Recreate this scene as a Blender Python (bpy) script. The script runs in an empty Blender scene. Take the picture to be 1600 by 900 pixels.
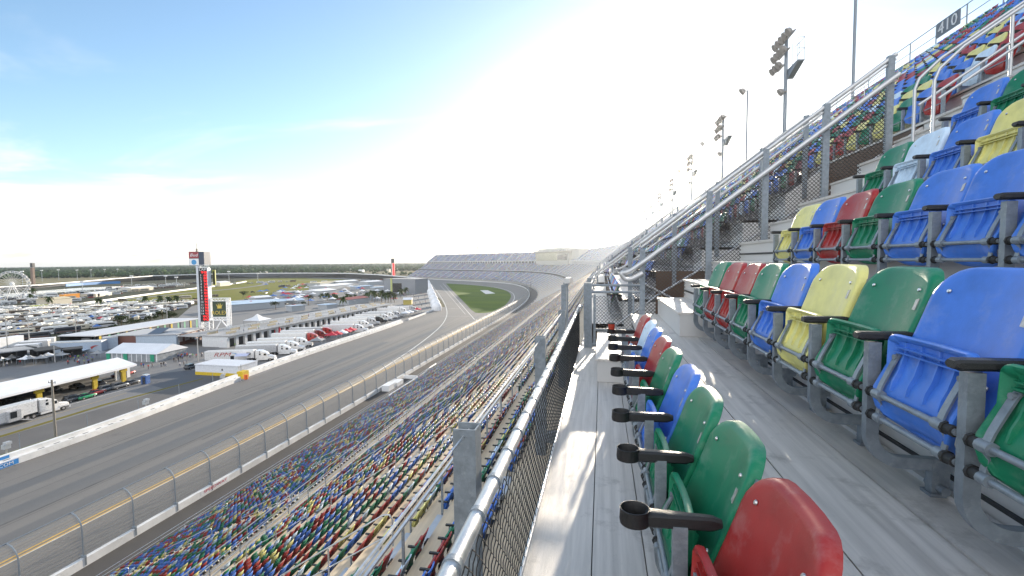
import bpy, bmesh, math, random
import numpy as np
from mathutils import Vector, Matrix
random.seed(7); RNG = np.random.default_rng(11)
H = 35.0                                   # eye height over the infield
SC = bpy.context.scene; COL = SC.collection
R_ = math.radians
# ---------------------------------------------------------------- camera
YAW, PITCH, ROLL, FPX = R_(10.8075), R_(-3.3567), R_(-0.5609), 740.0
_f = Vector((-math.sin(YAW)*math.cos(PITCH), math.cos(YAW)*math.cos(PITCH), math.sin(PITCH)))
_r = Vector((math.cos(YAW), math.sin(YAW), 0)); _u = _r.cross(_f)
_r, _u = math.cos(ROLL)*_r+math.sin(ROLL)*_u, -math.sin(ROLL)*_r+math.cos(ROLL)*_u
cam = bpy.data.objects.new('camera', bpy.data.cameras.new('camera')); COL.objects.link(cam)
cam.matrix_world = Matrix(((_r.x, _u.x, -_f.x, 0), (_r.y, _u.y, -_f.y, 0), (_r.z, _u.z, -_f.z, H), (0, 0, 0, 1)))
cam.data.sensor_width = 36; cam.data.lens = 36*FPX/1600; cam.data.clip_start = .05; cam.data.clip_end = 30000
SC.camera = cam

def G(px, py, z=0.0):
    """ground point (at height z) seen at this pixel of the 1600x900 photograph"""
    d = (px-800)*_r-(py-450)*_u+FPX*_f
    t = (z-H)/d.z
    return Vector((d.x*t, d.y*t, z))
def PJ(p):
    q = Vector(p)-Vector((0, 0, H)); d = q.dot(_f)
    return 800+FPX*q.dot(_r)/d, 450-FPX*q.dot(_u)/d, d

# ---------------------------------------------------------------- objects
def tag(o, label=None, cat=None, group=None, kind=None):
    if label: o['label'] = label
    if cat: o['category'] = cat
    if group: o['group'] = group
    if kind: o['kind'] = kind
    return o
def thing(name, label, cat, loc=(0, 0, 0), rotz=0.0, group=None):
    o = bpy.data.objects.new(name, None); COL.objects.link(o); o.empty_display_size = .2
    o.location = loc; o.rotation_euler = (0, 0, rotz)
    return tag(o, label, cat, group)
def link(name, me, parent=None, loc=None, rotz=None):
    o = bpy.data.objects.new(name, me); COL.objects.link(o)
    if parent: o.parent = parent
    if loc is not None: o.location = loc
    if rotz is not None: o.rotation_euler = (0, 0, rotz)
    return o
def copy_tree(o, parent=None, loc=None, rotz=None, label=None, swap=None):
    c = o.copy(); COL.objects.link(c); c.parent = parent
    if loc is not None: c.location = loc
    if rotz is not None: c.rotation_euler = (0, 0, rotz)
    if label: c['label'] = label
    if swap and c.data and c.data.name in swap: c.data = swap[c.data.name]
    for ch in o.children: copy_tree(ch, c, swap=swap)
    return c

class MB:
    def __init__(s): s.v = []; s.f = []; s.m = []
    def add(s, vs, fs, mi=0):
        b = len(s.v); s.v += [tuple(v) for v in vs]; s.f += [tuple(b+i for i in f) for f in fs]; s.m += [mi]*len(fs); return s
    def box(s, x0, x1, y0, y1, z0, z1, mi=0):
        return s.add([(x0,y0,z0),(x1,y0,z0),(x1,y1,z0),(x0,y1,z0),(x0,y0,z1),(x1,y0,z1),(x1,y1,z1),(x0,y1,z1)],
                     [(3,2,1,0),(4,5,6,7),(0,1,5,4),(1,2,6,5),(2,3,7,6),(3,0,4,7)], mi)
    def beam(s, p, q, w, h=None, mi=0, up=(0, 0, 1)):
        p, q = Vector(p), Vector(q); h = w if h is None else h
        d = (q-p).normalized(); up = Vector(up)
        a = d.cross(up)
        if a.length < 1e-4: a = d.cross(Vector((1, 0, 0)))
        a.normalize(); b = a.cross(d)
        a *= w/2; b *= h/2
        return s.add([p-a-b, p+a-b, p+a+b, p-a+b, q-a-b, q+a-b, q+a+b, q-a+b],
                     [(0,1,2,3),(7,6,5,4),(4,5,1,0),(5,6,2,1),(6,7,3,2),(7,4,0,3)], mi)
    def tube(s, pts, r, n=8, mi=0, cap=True):
        pts = [Vector(p) for p in pts]; rs = r if isinstance(r, (list, tuple)) else [r]*len(pts)
        vs = []; prev = None
        for i, p in enumerate(pts):
            t = (pts[min(i+1, len(pts)-1)]-pts[max(i-1, 0)]).normalized()
            if prev is None:
                a = t.cross(Vector((0, 0, 1)))
                if a.length < 1e-3: a = t.cross(Vector((1, 0, 0)))
            else: a = prev-t*prev.dot(t)
            a.normalize(); prev = a; b = t.cross(a)
            for k in range(n):
                w = 2*math.pi*k/n; vs.append(p+rs[i]*(math.cos(w)*a+math.sin(w)*b))
        fs = [(i*n+k, i*n+(k+1) % n, (i+1)*n+(k+1) % n, (i+1)*n+k) for i in range(len(pts)-1) for k in range(n)]
        if cap: fs += [tuple(range(n))[::-1], tuple((len(pts)-1)*n+k for k in range(n))]
        return s.add(vs, fs, mi)
    def lathe(s, prof, c=(0, 0, 0), n=16, mi=0, cap=True):
        vs = [(c[0]+r*math.cos(2*math.pi*k/n), c[1]+r*math.sin(2*math.pi*k/n), c[2]+z) for r, z in prof for k in range(n)]
        fs = [(i*n+k, i*n+(k+1) % n, (i+1)*n+(k+1) % n, (i+1)*n+k) for i in range(len(prof)-1) for k in range(n)]
        if cap: fs += [tuple(range(n))[::-1], tuple((len(prof)-1)*n+k for k in range(n))]
        return s.add(vs, fs, mi)
    def prism(s, poly, a, b, axis='y', mi=0):
        """extrude a 2-D outline: axis y -> poly in (x,z), axis x -> (y,z), axis z -> (x,y)"""
        n = len(poly)
        mk = {'y': lambda p, t: (p[0], t, p[1]), 'x': lambda p, t: (t, p[0], p[1]), 'z': lambda p, t: (p[0], p[1], t)}[axis]
        vs = [mk(p, a) for p in poly]+[mk(p, b) for p in poly]
        fs = [(i, (i+1) % n, n+(i+1) % n, n+i) for i in range(n)]+[tuple(range(n))[::-1], tuple(range(n, 2*n))]
        return s.add(vs, fs, mi)
    def quad(s, a, b, c, d, mi=0): return s.add([a, b, c, d], [(0, 1, 2, 3)], mi)
    def poly(s, pts, mi=0): return s.add(pts, [tuple(range(len(pts)))], mi)
    def xform(s, M, i0=0):
        s.v = s.v[:i0]+[tuple(M @ Vector(v)) for v in s.v[i0:]]; return s
    def mesh(s, name, mats, smooth=40, fix=True):
        me = bpy.data.meshes.new(name); me.from_pydata(s.v, [], s.f); me.update()
        for m in (mats if isinstance(mats, (list, tuple)) else [mats]): me.materials.append(m)
        me.polygons.foreach_set('material_index', s.m)
        if fix:
            bm = bmesh.new(); bm.from_mesh(me); bmesh.ops.recalc_face_normals(bm, faces=bm.faces); bm.to_mesh(me); bm.free()
        if smooth:
            me.polygons.foreach_set('use_smooth', [True]*len(me.polygons)); me.set_sharp_from_angle(angle=R_(smooth))
        return me
    def build(s, name, mats, parent=None, smooth=40, loc=None, rotz=None, fix=True):
        return link(name, s.mesh(name, mats, smooth, fix), parent, loc, rotz)

def mesh_np(name, V, Q, mat, colors=None):
    """big quad mesh from numpy arrays; colors: one per vertex"""
    me = bpy.data.meshes.new(name)
    V = np.asarray(V, dtype=np.float32); Q = np.asarray(Q, dtype=np.int32)
    me.vertices.add(len(V)); me.vertices.foreach_set('co', V.ravel())
    me.loops.add(Q.size); me.loops.foreach_set('vertex_index', Q.ravel())
    k = Q.shape[1]; me.polygons.add(len(Q))
    me.polygons.foreach_set('loop_start', np.arange(0, Q.size, k, dtype=np.int32))
    me.update(calc_edges=True)
    if colors is not None:
        at = me.attributes.new('Col', 'FLOAT_COLOR', 'POINT')
        c = np.ones((len(V), 4), dtype=np.float32); c[:, :3] = colors; at.data.foreach_set('color', c.ravel())
    me.materials.append(mat); me.validate(); return me

# ---------------------------------------------------------------- materials
MATS = {}
def mat(name, col, rough=.5, metal=0.0, var=.12, scale=2.0, stretch=(1, 1, 1), bump=0.0, bscale=30.0, rvar=.1,
        emit=0.0, coat=0.0, spec=.5, col2=None, alpha=1.0, trans=0.0, attr=None, stain=None):
    if name in MATS: return MATS[name]
    m = bpy.data.materials.new(name); m.use_nodes = True; nt = m.node_tree; N = nt.nodes; L = nt.links
    b = N['Principled BSDF']; out = N['Material Output']
    c4 = (*col, 1)
    b.inputs['Roughness'].default_value = rough; b.inputs['Metallic'].default_value = metal
    b.inputs['Specular IOR Level'].default_value = spec; b.inputs['Coat Weight'].default_value = coat
    tc = N.new('ShaderNodeTexCoord'); mp = N.new('ShaderNodeMapping'); mp.inputs['Scale'].default_value = stretch
    L.new(tc.outputs['Object'], mp.inputs['Vector'])
    nz = N.new('ShaderNodeTexNoise'); nz.inputs['Scale'].default_value = scale; nz.inputs['Detail'].default_value = 6; nz.inputs['Roughness'].default_value = .6
    L.new(mp.outputs['Vector'], nz.inputs['Vector'])
    rp = N.new('ShaderNodeMapRange'); rp.inputs['From Min'].default_value = .3; rp.inputs['From Max'].default_value = .7
    L.new(nz.outputs['Fac'], rp.inputs['Value'])
    if col2 is None:
        rp.inputs['To Min'].default_value = 1-var; rp.inputs['To Max'].default_value = 1+var
        mx = N.new('ShaderNodeMix'); mx.data_type = 'RGBA'; mx.blend_type = 'MULTIPLY'; mx.inputs['Factor'].default_value = 1
        if attr:
            at = N.new('ShaderNodeAttribute'); at.attribute_name = attr; L.new(at.outputs['Color'], mx.inputs[6])
        else: mx.inputs[6].default_value = c4
        L.new(rp.outputs['Result'], mx.inputs[7])
    else:
        mx = N.new('ShaderNodeMix'); mx.data_type = 'RGBA'; mx.inputs[6].default_value = c4; mx.inputs[7].default_value = (*col2, 1)
        L.new(rp.outputs['Result'], mx.inputs['Factor'])
    last = mx.outputs[2]
    if stain:                                 # worn / dirty blotches: (colour, scale, amount, threshold)
        sn = N.new('ShaderNodeTexNoise'); sn.inputs['Scale'].default_value = stain[1]; sn.inputs['Detail'].default_value = 9; sn.inputs['Roughness'].default_value = .68
        L.new(tc.outputs['Object'], sn.inputs['Vector'])
        sr = N.new('ShaderNodeMapRange'); sr.inputs['From Min'].default_value = stain[3]; sr.inputs['From Max'].default_value = stain[3]+.16; sr.inputs['To Max'].default_value = stain[2]
        L.new(sn.outputs['Fac'], sr.inputs['Value'])
        m2 = N.new('ShaderNodeMix'); m2.data_type = 'RGBA'; L.new(sr.outputs['Result'], m2.inputs['Factor']); L.new(last, m2.inputs[6]); m2.inputs[7].default_value = (*stain[0], 1); last = m2.outputs[2]
    L.new(last, b.inputs['Base Color'])
    if rvar:
        r2 = N.new('ShaderNodeMapRange'); r2.inputs['From Min'].default_value = .3; r2.inputs['From Max'].default_value = .7
        r2.inputs['To Min'].default_value = max(.03, rough-rvar); r2.inputs['To Max'].default_value = min(1, rough+rvar)
        L.new(nz.outputs['Fac'], r2.inputs['Value']); L.new(r2.outputs['Result'], b.inputs['Roughness'])
    if bump:
        n2 = N.new('ShaderNodeTexNoise'); n2.inputs['Scale'].default_value = bscale; n2.inputs['Detail'].default_value = 3
        L.new(mp.outputs['Vector'], n2.inputs['Vector'])
        bp = N.new('ShaderNodeBump'); bp.inputs['Strength'].default_value = bump; bp.inputs['Distance'].default_value = .01
        L.new(n2.outputs['Fac'], bp.inputs['Height']); L.new(bp.outputs['Normal'], b.inputs['Normal'])
    if emit:
        b.inputs['Emission Color'].default_value = c4; b.inputs['Emission Strength'].default_value = emit
    if trans: b.inputs['Transmission Weight'].default_value = trans
    if alpha < 1: b.inputs['Alpha'].default_value = alpha
    MATS[name] = m; return m

ALU = mat('brushed_aluminium', (.62, .595, .56), .50, .28, .22, 1.6, (14, .5, 14), .25, 60, .12, stain=((.20, .19, .175), 5, .5, .56))
RISER = mat('riser_aluminium', (.64, .635, .625), .5, .3, .08, 1.2, (1, .4, 1), .1, 40)
GALV = mat('galvanised_steel', (.225, .26, .295), .48, .35, .22, 18, bump=.15, bscale=90, stain=((.38, .42, .455), 30, .4, .53))
PIPE = mat('bare_aluminium_pipe', (.55, .555, .56), .36, .7, .1, 12, bump=.08, bscale=120)
WIRE = mat('black_coated_wire', (.012, .011, .01), .45, 0, .3, 20)
WIREG = mat('galvanised_wire', (.055, .047, .04), .5, 0, .25, 20)
BLACK = mat('black_plastic', (.012, .012, .013), .42, 0, .25, 30, bump=.35, bscale=400)
RUBBER = mat('black_rubber', (.02, .02, .02), .7)
STEEL = mat('bolt_steel', (.6, .6, .6), .3, .9)
SEATC = {'red': (.34, .028, .026), 'green': (.010, .185, .092), 'blue': (.060, .19, .64), 'yellow': (.72, .67, .24), 'white': (.58, .72, .85)}
PLAS = {k: mat(k+'_seat_plastic', c, .42, 0, .15, 7, bump=.05, bscale=200, rvar=.07, spec=.32, stain=((.55, .55, .53), 9, .11, .54)) for k, c in SEATC.items()}
BROWNW = mat('brown_painted_steel', (.075, .042, .024), .6, 0, .3, 1.5, col2=(.13, .075, .045))
CONC = mat('pale_concrete', (.42, .41, .39), .85, 0, .2, .7, bump=.2, bscale=20)
WHITEP = mat('white_paint', (.74, .75, .76), .5, 0, .06, .6)
WHITEW = mat('white_wall_paint', (.68, .68, .67), .6, 0, .14, .35, (1, 1, 1), stain=((.34, .33, .31), 1.1, .5, .57))
DARK = mat('dark_steel_and_shade', (.035, .035, .037), .6)  # dark tone for steel parts and for shade drawn in openings
# ---------------------------------------------------------------- path of the outer wall and the grandstand behind it
_TH = np.array([(-200, 0), (290, 0), (360, 3), (420, 6), (520, 11), (600, 16), (670, 24), (720, 36), (760, 46), (800, 50), (1600, 50)], float)
_S = np.arange(-80, 1400.0, 1.0)
_A = np.radians(np.interp(_S, _TH[:, 0], _TH[:, 1]))
_X = -59.3-np.concatenate([[0], np.cumsum(np.sin(_A))[:-1]]); _Y = -80+np.concatenate([[0], np.cumsum(np.cos(_A))[:-1]])
def PATH(s):
    s = np.asarray(s, float)
    return np.interp(s, _S, _X), np.interp(s, _S, _Y), np.interp(s, _S, _A)
def W(s, o, z):
    x, y, a = PATH(s); return (float(x+math.cos(a)*o), float(y+math.sin(a)*o), z)
def svals(s0, s1, near=40.0, step=9.0):
    v = [s0]
    while v[-1] < s1:
        st = near if v[-1] < 285 else step
        v.append(min(s1, v[-1]+st))
    return v
def sweep(mb, prof, s0, s1, mi=0, close=False, step=9.0):
    """ribbon / bar: prof = [(o,z),...] carried along the wall's path"""
    sv = svals(s0, s1, step=step); n = len(prof)
    vs = [W(s, o, z) for s in sv for o, z in prof]
    fs = []
    for i in range(len(sv)-1):
        for k in range(n if close else n-1):
            a, b = i*n+k, i*n+(k+1) % n; fs.append((a, b, b+n, a+n))
    if close: fs += [tuple(range(n)), tuple((len(sv)-1)*n+k for k in range(n))[::-1]]
    return mb.add(vs, fs, mi)
XO = 59.3
S_END = 1075.0
TREAD, RISE = .845, .587
def tz(k): return H+(-1.515 if k == 1 else -.93+.587*(k-2))        # floor level of upper row k
def tx0(k): return -.38 if k == 1 else .5+.845*(k-2)                # front edge (X relative to the eye)
NUP = 25
# lower decks: (offset, level) of each row's front edge
LOW = [(8.8+.905*i, 2.4+.461*i) for i in range(29)]
MID0 = LOW[-1][0]+2.25
MID = [(MID0+.905*i, 16.15+.592*i) for i in range(24)]
# ---- upper deck
stand = thing('grandstand', 'huge aluminium grandstand of stepped seating decks curving along the race track', 'grandstand')
near = MB()
VOM = [8.25+20.4*i for i in range(6)]      # openings: [v, v+3.05] cut out of rows 1..6
def spans(k):
    if k > 6: return [(-4, S_END)]
    out = [(-4, VOM[0])]
    for i, v in enumerate(VOM): out.append((v+3.05, VOM[i+1] if i+1 < len(VOM) else S_END))
    return out
tre = MB(); ris = MB()
for k in range(1, NUP+1):
    x0, z = tx0(k), tz(k); x1 = .5+.845*(k-1)
    for a, b in spans(k):
        a0 = a
        if a < 0 and k <= 10:            # modelled planks near the eye
            cuts = [x0, -.05, .215, x1] if k == 1 else [x0, x0+.25, x0+.61, x1]
            for i in range(3):
                c0, c1 = cuts[i]+.003, cuts[i+1]-.003
                if i == 0: c0 = x0-(.025 if k > 1 else 0)
                dz = .004 if i == 2 else 0
                near.box(c0, c1, a, 8.25, z-.035+H*0, z+dz)
            near.box(x0+.02, x1, a, 8.25, z-.06, z-.036, 1)
            a0 = 8.25
            if k > 6: sweep(tre, [(x0-.025+XO, z-.035), (x0-.025+XO, z), (x1+XO, z)], a0, b)
        else: sweep(tre, [(x0-.025+XO, z-.035), (x0-.025+XO, z), (x1+XO, z)], a0, b)
        zr = tz(k+1)-.035
        if a < 0:
            ris.box(x1, x1+.02, a, 8.25, z, zr); ris.box(x1-.012, x1, a, 8.25, zr-.16, zr-.135, 1); ris.box(x1-.012, x1, a, 8.25, z+.06, z+.075, 1)
            ris.box(x1-.05, x1-.012, a, 8.24, z+.004, z+.022)       # rail along the foot of the riser
            if k > 6: sweep(ris, [(x1+.01+XO, z), (x1+.01+XO, zr)], 8.25, b)
        else: sweep(ris, [(x1+.01+XO, z), (x1+.01+XO, zr)], a, b)
near.build('deck_plank', [ALU, DARK], stand, smooth=0)
tre.build('upper_deck_tread', ALU, stand, smooth=0, fix=False); ris.build('upper_deck_riser', [RISER, DARK], stand, smooth=0, fix=False)
# half steps in the aisles
for ai, (a, b) in enumerate([(5.87, 8.12)]+[(26.3+20.4*i, 28.5+20.4*i) for i in range(5)]):
    st = MB()
    for k in range(1, NUP):
        if ai and k < 3: continue
        x1 = .5+.845*(k-1); z = tz(k); zh = z+(tz(k+1)-z)/2; w = .56 if k == 1 else .44
        st.box(x1-w, x1-.055, a, b, z+.004, zh-.03, 1); st.box(x1-w-.02, x1-.001, a-.012, b, zh-.03, zh)
    st.build('aisle_step', [ALU, RISER], stand, smooth=0)
# vomitories: side walls, back wall, floor, plus a brown plate for the portal's shade
for v in VOM:
    vm = MB()
    a, b = v+.005, v+3.045; xb = 4.72; zf = tz(1)-1.25
    prof = [(.1, zf), (xb, zf), (xb, tz(7)-.06)]
    for k in range(6, 1, -1): prof += [(tx0(k), tz(k)-.06), (tx0(k), tz(k-1)-.06)]
    prof += [(.1, tz(1)-.06)]
    vm.prism(prof, a, a+.05, 'y', 1); vm.prism(prof, b-.05, b, 'y', 1); vm.box(1.2, 3.4, b-.06, b-.052, zf, H-.28)
    vm.box(xb-.05, xb, a+.05, b-.05, zf+2.3, tz(7)-.06); vm.box(-.35, xb, a+.05, b-.05, zf-.05, zf-.001, 1)
    vm.box(-.38, -.3, a+.05, b-.05, zf, tz(1)-.1, 1)
    vm.build('vomitory_wall', [BROWNW, RISER], stand, smooth=0)
# fascia under the front edge, then the lower decks
fa = MB()
sweep(fa, [(XO-.38, tz(1)), (XO-.38, tz(1)-.34)], -6, S_END); sweep(fa, [(XO-.38, tz(1)-.34), (XO+1.9, tz(1)-.5), (XO+1.9, MID[-1][1]-.1)], -6, S_END, 1)
fa.build('deck_fascia', [RISER, mat('soffit_steel', (.16, .165, .17), .7)], stand, smooth=0, fix=False)
lt = MB(); lr = MB()
def deck(rows, last):
    for i, (o, z) in enumerate(rows):
        o2, z2 = rows[i+1] if i+1 < len(rows) else last
        sweep(lt, [(o-.03, z-.06), (o-.03, z), (o2, z)], -14, S_END); sweep(lr, [(o2, z), (o2, z2-.06)], -14, S_END)
deck(LOW, (LOW[-1][0]+.905, 15.60)); 
sweep(lt, [(LOW[-1][0]+.905, 15.54), (LOW[-1][0]+.905, 15.60), (MID0, 15.60)], -14, S_END); sweep(lr, [(MID0, 15.60), (MID0, 16.09)], -14, S_END)
deck(MID, (MID[-1][0]+1.6, MID[-1][1]))
LT = mat('weathered_tread', (.60, .49, .345), .6, .0, .15, 1.2, (8, .4, 8))
lt.build('lower_deck_tread', LT, stand, smooth=0, fix=False)
lr.build('lower_deck_riser', mat('grey_riser', (.33, .335, .34), .6, .1), stand, smooth=0, fix=False)
for a in [-1.2+11.6*i for i in range(6)]:
    for rows in (LOW, MID):
        ls = MB()
        pf = []
        for i in range(len(rows)-1):
            (o, z), (o2, z2) = rows[i], rows[i+1]; pf += [(o2-.38-XO, z-.02), (o2-.38-XO, (z+z2)/2), (o2+.012-XO, (z+z2)/2), (o2+.012-XO, z2-.02)]
        pf += [(rows[-1][0]+.2-XO, rows[-1][1]-.4), (rows[0][0]+.6-XO, rows[0][1]-.4)]
        ls.prism(pf, a+.02, a+1.2)
        ls.build('lower_aisle_step', mat('bluish_step', (.46, .49, .53), .5, .3), stand, smooth=0)
co = MB(); sweep(co, [(MID0-.05, 15.62), (MID0-.05, 17.9)], 330, S_END); sweep(co, [(MID0-.12, 17.9), (MID0-.12, 18.5)], 330, S_END, 1)  # dark panel put in for the shaded gap between the far tiers
co.build('concourse_shade_panel', [mat('concourse_shade', (.05, .05, .055), .8), WHITEP], stand, smooth=0, fix=False)
sweep_f = MB(); sweep(sweep_f, [(XO-.45, tz(1)+.7), (XO-.45, tz(1)-.5)], 330, S_END); sweep_f.build('deck_parapet', RISER, stand, smooth=0, fix=False)
cm_ = MB().box(-.5, .5, -.5, .5, MID[-1][1]-.2, tz(1)-.36).mesh('deck_column', WHITEP, 0)
for s in np.arange(330, S_END, 7.8): link('deck_column', cm_, stand, W(float(s), XO-.1, 0), float(PATH(s)[2]))
fst_ = MB()
for a in np.arange(335.6, S_END, 23.2):
    pf_ = [(o, z+.55) for o, z in LOW[1:]]; pm_f = [(o, z+.55) for o, z in MID[4:]]; pu_ = [(XO+tx0(k), tz(k)+.55) for k in range(2, NUP+1)]
    for pf in (pf_, pm_f, pu_):
        (o0, z0), (o1, z1) = pf[0], pf[-1]
        for d in (0, 1.15): fst_.beam(W(float(a)+d, o0, z0), W(float(a)+d, o1, z1), .12, .5)
tag(fst_.build('aisle_railing', RISER, stand, smooth=0), kind='stuff')
fr = MB(); sweep(fr, [(8.77, 0), (8.77, 2.34)], -14, S_END); fr.build('front_wall', CONC, stand, smooth=0, fix=False)
# back of the stand: wall behind the last row and a dark concourse slit
bk = MB(); xt = .5+.845*(NUP-1)
sweep(bk, [(XO+xt, tz(NUP+1)-.3), (XO+xt+.6, tz(NUP+1)-.3), (XO+xt+.6, 12), (XO+xt+12, 0)], -20, S_END)
for s_ in (-14, S_END):
    prof = [LOW[0], LOW[-1], MID[0], MID[-1], (XO-.38, tz(1)), (XO+xt, tz(NUP)), (XO+xt+.6, 0), (8.8, 0)]
    bk.poly([W(s_, o, z-.08) for o, z in prof])
bk.build('rear_wall', RISER, stand, smooth=0, fix=False)
# fence along the top edge
tf = MB(); zt = tz(NUP)+.0
sv = list(np.arange(-6, 300, 2.6))+list(np.arange(300, S_END, 6.0))
pb_ = MB().box(-.025, .025, -.025, .025, 0, H+14.66-zt).mesh('post', GALV, 0); fst = MB()
for zz, w in ((H+14.66, .04), (H+14.0, .03), (zt+.2, .03)):
    for a, b in zip(sv[:-1], sv[1:]): tf.beam(W(a, XO+xt+.1, zz), W(b, XO+xt+.1, zz), w)
tfo = thing('top_fence', 'thin post and rail fence along the topmost row of the grandstand', 'fence')
tf.build('rail', GALV, tfo, smooth=0, fix=False)
for i, s in enumerate(sv):
    if i < 100: link('post', pb_, tfo, W(s, XO+xt+.1, zt))
    else: fst.beam(W(s, XO+xt+.1, zt), W(s, XO+xt+.1, H+14.66), .05)
tag(fst.build('post', GALV, tfo, smooth=0), kind='stuff')

# ---- front guard rail with chain link
def chain(mb, O, U, V, ulen, vlen, pitch=.057, r=.0017, n=4, amp=.004, clip=None):
    """woven mesh: zig-zag wires standing along V, side by side along U; clip(u)->(v0,v1)"""
    O, U, V = Vector(O), Vector(U), Vector(V); Nn = U.cross(V).normalized()
    h = pitch/2; k = 0
    while k*h < ulen:
        u = k*h; v0, v1 = clip(u) if clip else (0, vlen)
        if v1-v0 > h:
            i0, i1 = math.ceil(v0/h), math.floor(v1/h); pts = []
            for i in range(i0, i1+1):
                sgn = 1 if (i+k) % 2 else -1
                pts.append(O+U*(u+sgn*(h/2+.0012))+V*(i*h)+Nn*0)
                if i < i1: pts.append(O+U*u+V*((i+.5)*h)+Nn*(amp*sgn))
            mb.tube(pts, r, n, 0, cap=False)
        k += 1
XR = -.38; ZR = H-.79; ZA = tz(1)
rail = thing('guard_railing', 'low railing with thick pipe top rail and black chain link infill along the deck edge', 'railing')
m = MB(); m.tube([(XR, y, ZR) for y in np.linspace(-.4, 8.15, 40)], .0245, 16); m.build('top_rail', PIPE, rail)
tr_ = MB().tube([(0, -.011, 0), (0, .011, 0)], .0285, 14).mesh('tie_ring', GALV)
for i in range(36): link('tie_ring', tr_, rail, (XR, -.3+.24*i+random.uniform(-.01, .01), ZR))
m = MB(); chain(m, (XR, -.3, ZA+.03), (0, 1, 0), (0, 0, 1), 8.4, .66, .078, .0024); m.build('mesh_panel', WIRE, rail, smooth=0, fix=False)
m = MB(); m.tube([(XR, y, ZA+.025) for y in (-.4, 8.15)], .012, 8); m.build('bottom_rail', PIPE, rail)
POSTY = [2.05, 4.68, 7.25]
for i, y in enumerate(POSTY):
    m = MB(); x0, x1, y0, y1, t = -.66, -.555, y-.05, y+.05, .008
    ztop = H-.755-.01*i
    m.box(x0, x1, y0, y0+t, ZA-.45, ztop); m.box(x0, x1, y1-t, y1, ZA-.45, ztop); m.box(x1-t, x1, y0+t, y1-t, ZA-.45, ztop-.002)
    m.box(x0+.02, XR+.02, y0+t, y1-t, ZA-.32, ZA-.22)
    for zz in (ZA-.1, ZA-.38): m.lathe([(.02, -.012), (.02, .012)], (x0+.05, y0-.003, zz), 8)
    m.build('post', GALV, rail, smooth=0)
m = MB()
for y in np.arange(-.2, 8.2, 1.31): m.box(-.45, XR-.026, y, y+.05, ZR-.03, ZR+.0)
m = MB(); m.tube([(-.61, -1.2, H-.80), (-.61, 2.05, H-.787), (-.61, 4.68, H-.80), (-.61, 7.25, H-.81)], .006, 6); m.build('cable', PIPE, rail)

# ---- taller end posts, gate panel
gate = thing('mesh_gate', 'chain link gate panel between two grey posts at the far end of the front walkway', 'gate')
for x, w, zt_ in ((-.24, .13, H-.40), (.66, .085, H+.16)):
    m = MB(); m.box(x-w/2, x+w/2, 8.17, 8.17+w, ZA-.05, zt_); m.build('post', GALV, gate, smooth=0)
m = MB()
for z in (H-.44, H-.555): m.tube([(-.17, 8.19, z), (.62, 8.19, z)], .022, 10)
m.tube([(-.17, 8.19, ZA+.06), (.62, 8.19, ZA+.06)], .022, 10)
m.box(-.15, -.11, 8.18, 8.22, ZA+.02, H-.6); m.box(.50, .53, 8.18, 8.22, ZA+.3, H-.6); m.box(-.11, .5, 8.185, 8.215, ZA+.30, ZA+.335)
m.build('frame', GALV, gate)
m = MB(); chain(m, (-.13, 8.2, ZA+.08), (1, 0, 0), (0, 0, 1), .73, .82, .058, .0044); m.build('mesh_panel', WIREG, gate, smooth=0, fix=False)

# ---- sloped fences down both sides of each vomitory
def sloped_fence(y, sgn, label, wires):
    fo = thing('sloped_fence', label, 'fence', (0, 0, 0), 0, 'chain link fences climbing beside the stand openings')
    PX = [.66, 1.70, 2.53, 3.38, 4.23] if sgn > 0 else [-.3, .63, 1.6, 2.5, 3.4, 4.25]
    sl = .755
    zt_ = lambda x: H-.235+sl*x
    for x in PX[1 if sgn > 0 else 0:]:
        m = MB(); m.box(x-.045, x+.045, y-.035, y+.035, H-1.62+.70*x-.1, zt_(x)+.03); m.build('post', GALV, fo, smooth=0)
    m = MB(); m.tube([(PX[0]-.02, y, zt_(PX[0])), (4.3, y, zt_(4.3))], .034 if sgn > 0 else .024, 10); m.tube([(PX[0]-.02, y, zt_(PX[0])-.07), (4.3, y, zt_(4.3)-.07)], .016, 8); m.build('top_rail', PIPE, fo)
    yy = y-.10*sgn; zh = lambda x: H-.56+sl*x
    pts = [(.66, yy, zh(.66)-.17), (.50, yy, zh(.66)-.27), (.40, yy, zh(.66)-.29), (.33, yy, zh(.66)-.24), (.30, yy, zh(.66)-.14), (.33, yy, zh(.66)-.02+sl*-.2), (.42, yy, zh(.42)), (.8, yy, zh(.8)), (4.3, yy, zh(4.3))]
    P = []
    for i in range(len(pts)-1):
        a, b = Vector(pts[i]), Vector(pts[i+1]); P += [a.lerp(b, t) for t in (0, .5)]
    P.append(Vector(pts[-1]))
    for _ in range(2): P = [P[0]]+[(P[i-1]+P[i]*2+P[i+1])/4 for i in range(1, len(P)-1)]+[P[-1]]
    m = MB(); m.tube(P, .040 if wires and sgn > 0 else .024, 10)
    for x in PX[1:]: m.box(x-.02, x+.02, min(y, yy), max(y, yy), zh(x)-.05, zh(x)-.02)
    m.build('handrail', PIPE, fo)
    if sgn > 0:
        m = MB(); m.tube([(1.0, y+.5*sgn, H-.62), (4.0, y+.5*sgn, H+1.3)], .02, 8); m.tube([(.1, y+.5*sgn, H-1.3), (1.0, y+.5*sgn, H-.62)], .02, 8)
        m.tube([(.7, y+.06*sgn, H-.42), (1.25, y+.06*sgn, H-.72)], .02, 8)
        m.build('lower_handrail', PIPE, fo)
    m = MB()
    chain(m, (.7, y, H-1.55), (1, 0, 0), (0, 0, 1), 3.55, 5, .060 if wires else .12, .0055 if wires else .006, 4 if wires else 3, clip=lambda u: (max(0, .70*(u+.7)-.02), 1.0+sl*(u+.7)-.04))
    m.build('mesh_panel', WIREG, fo, smooth=0, fix=False)
    return fo
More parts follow.
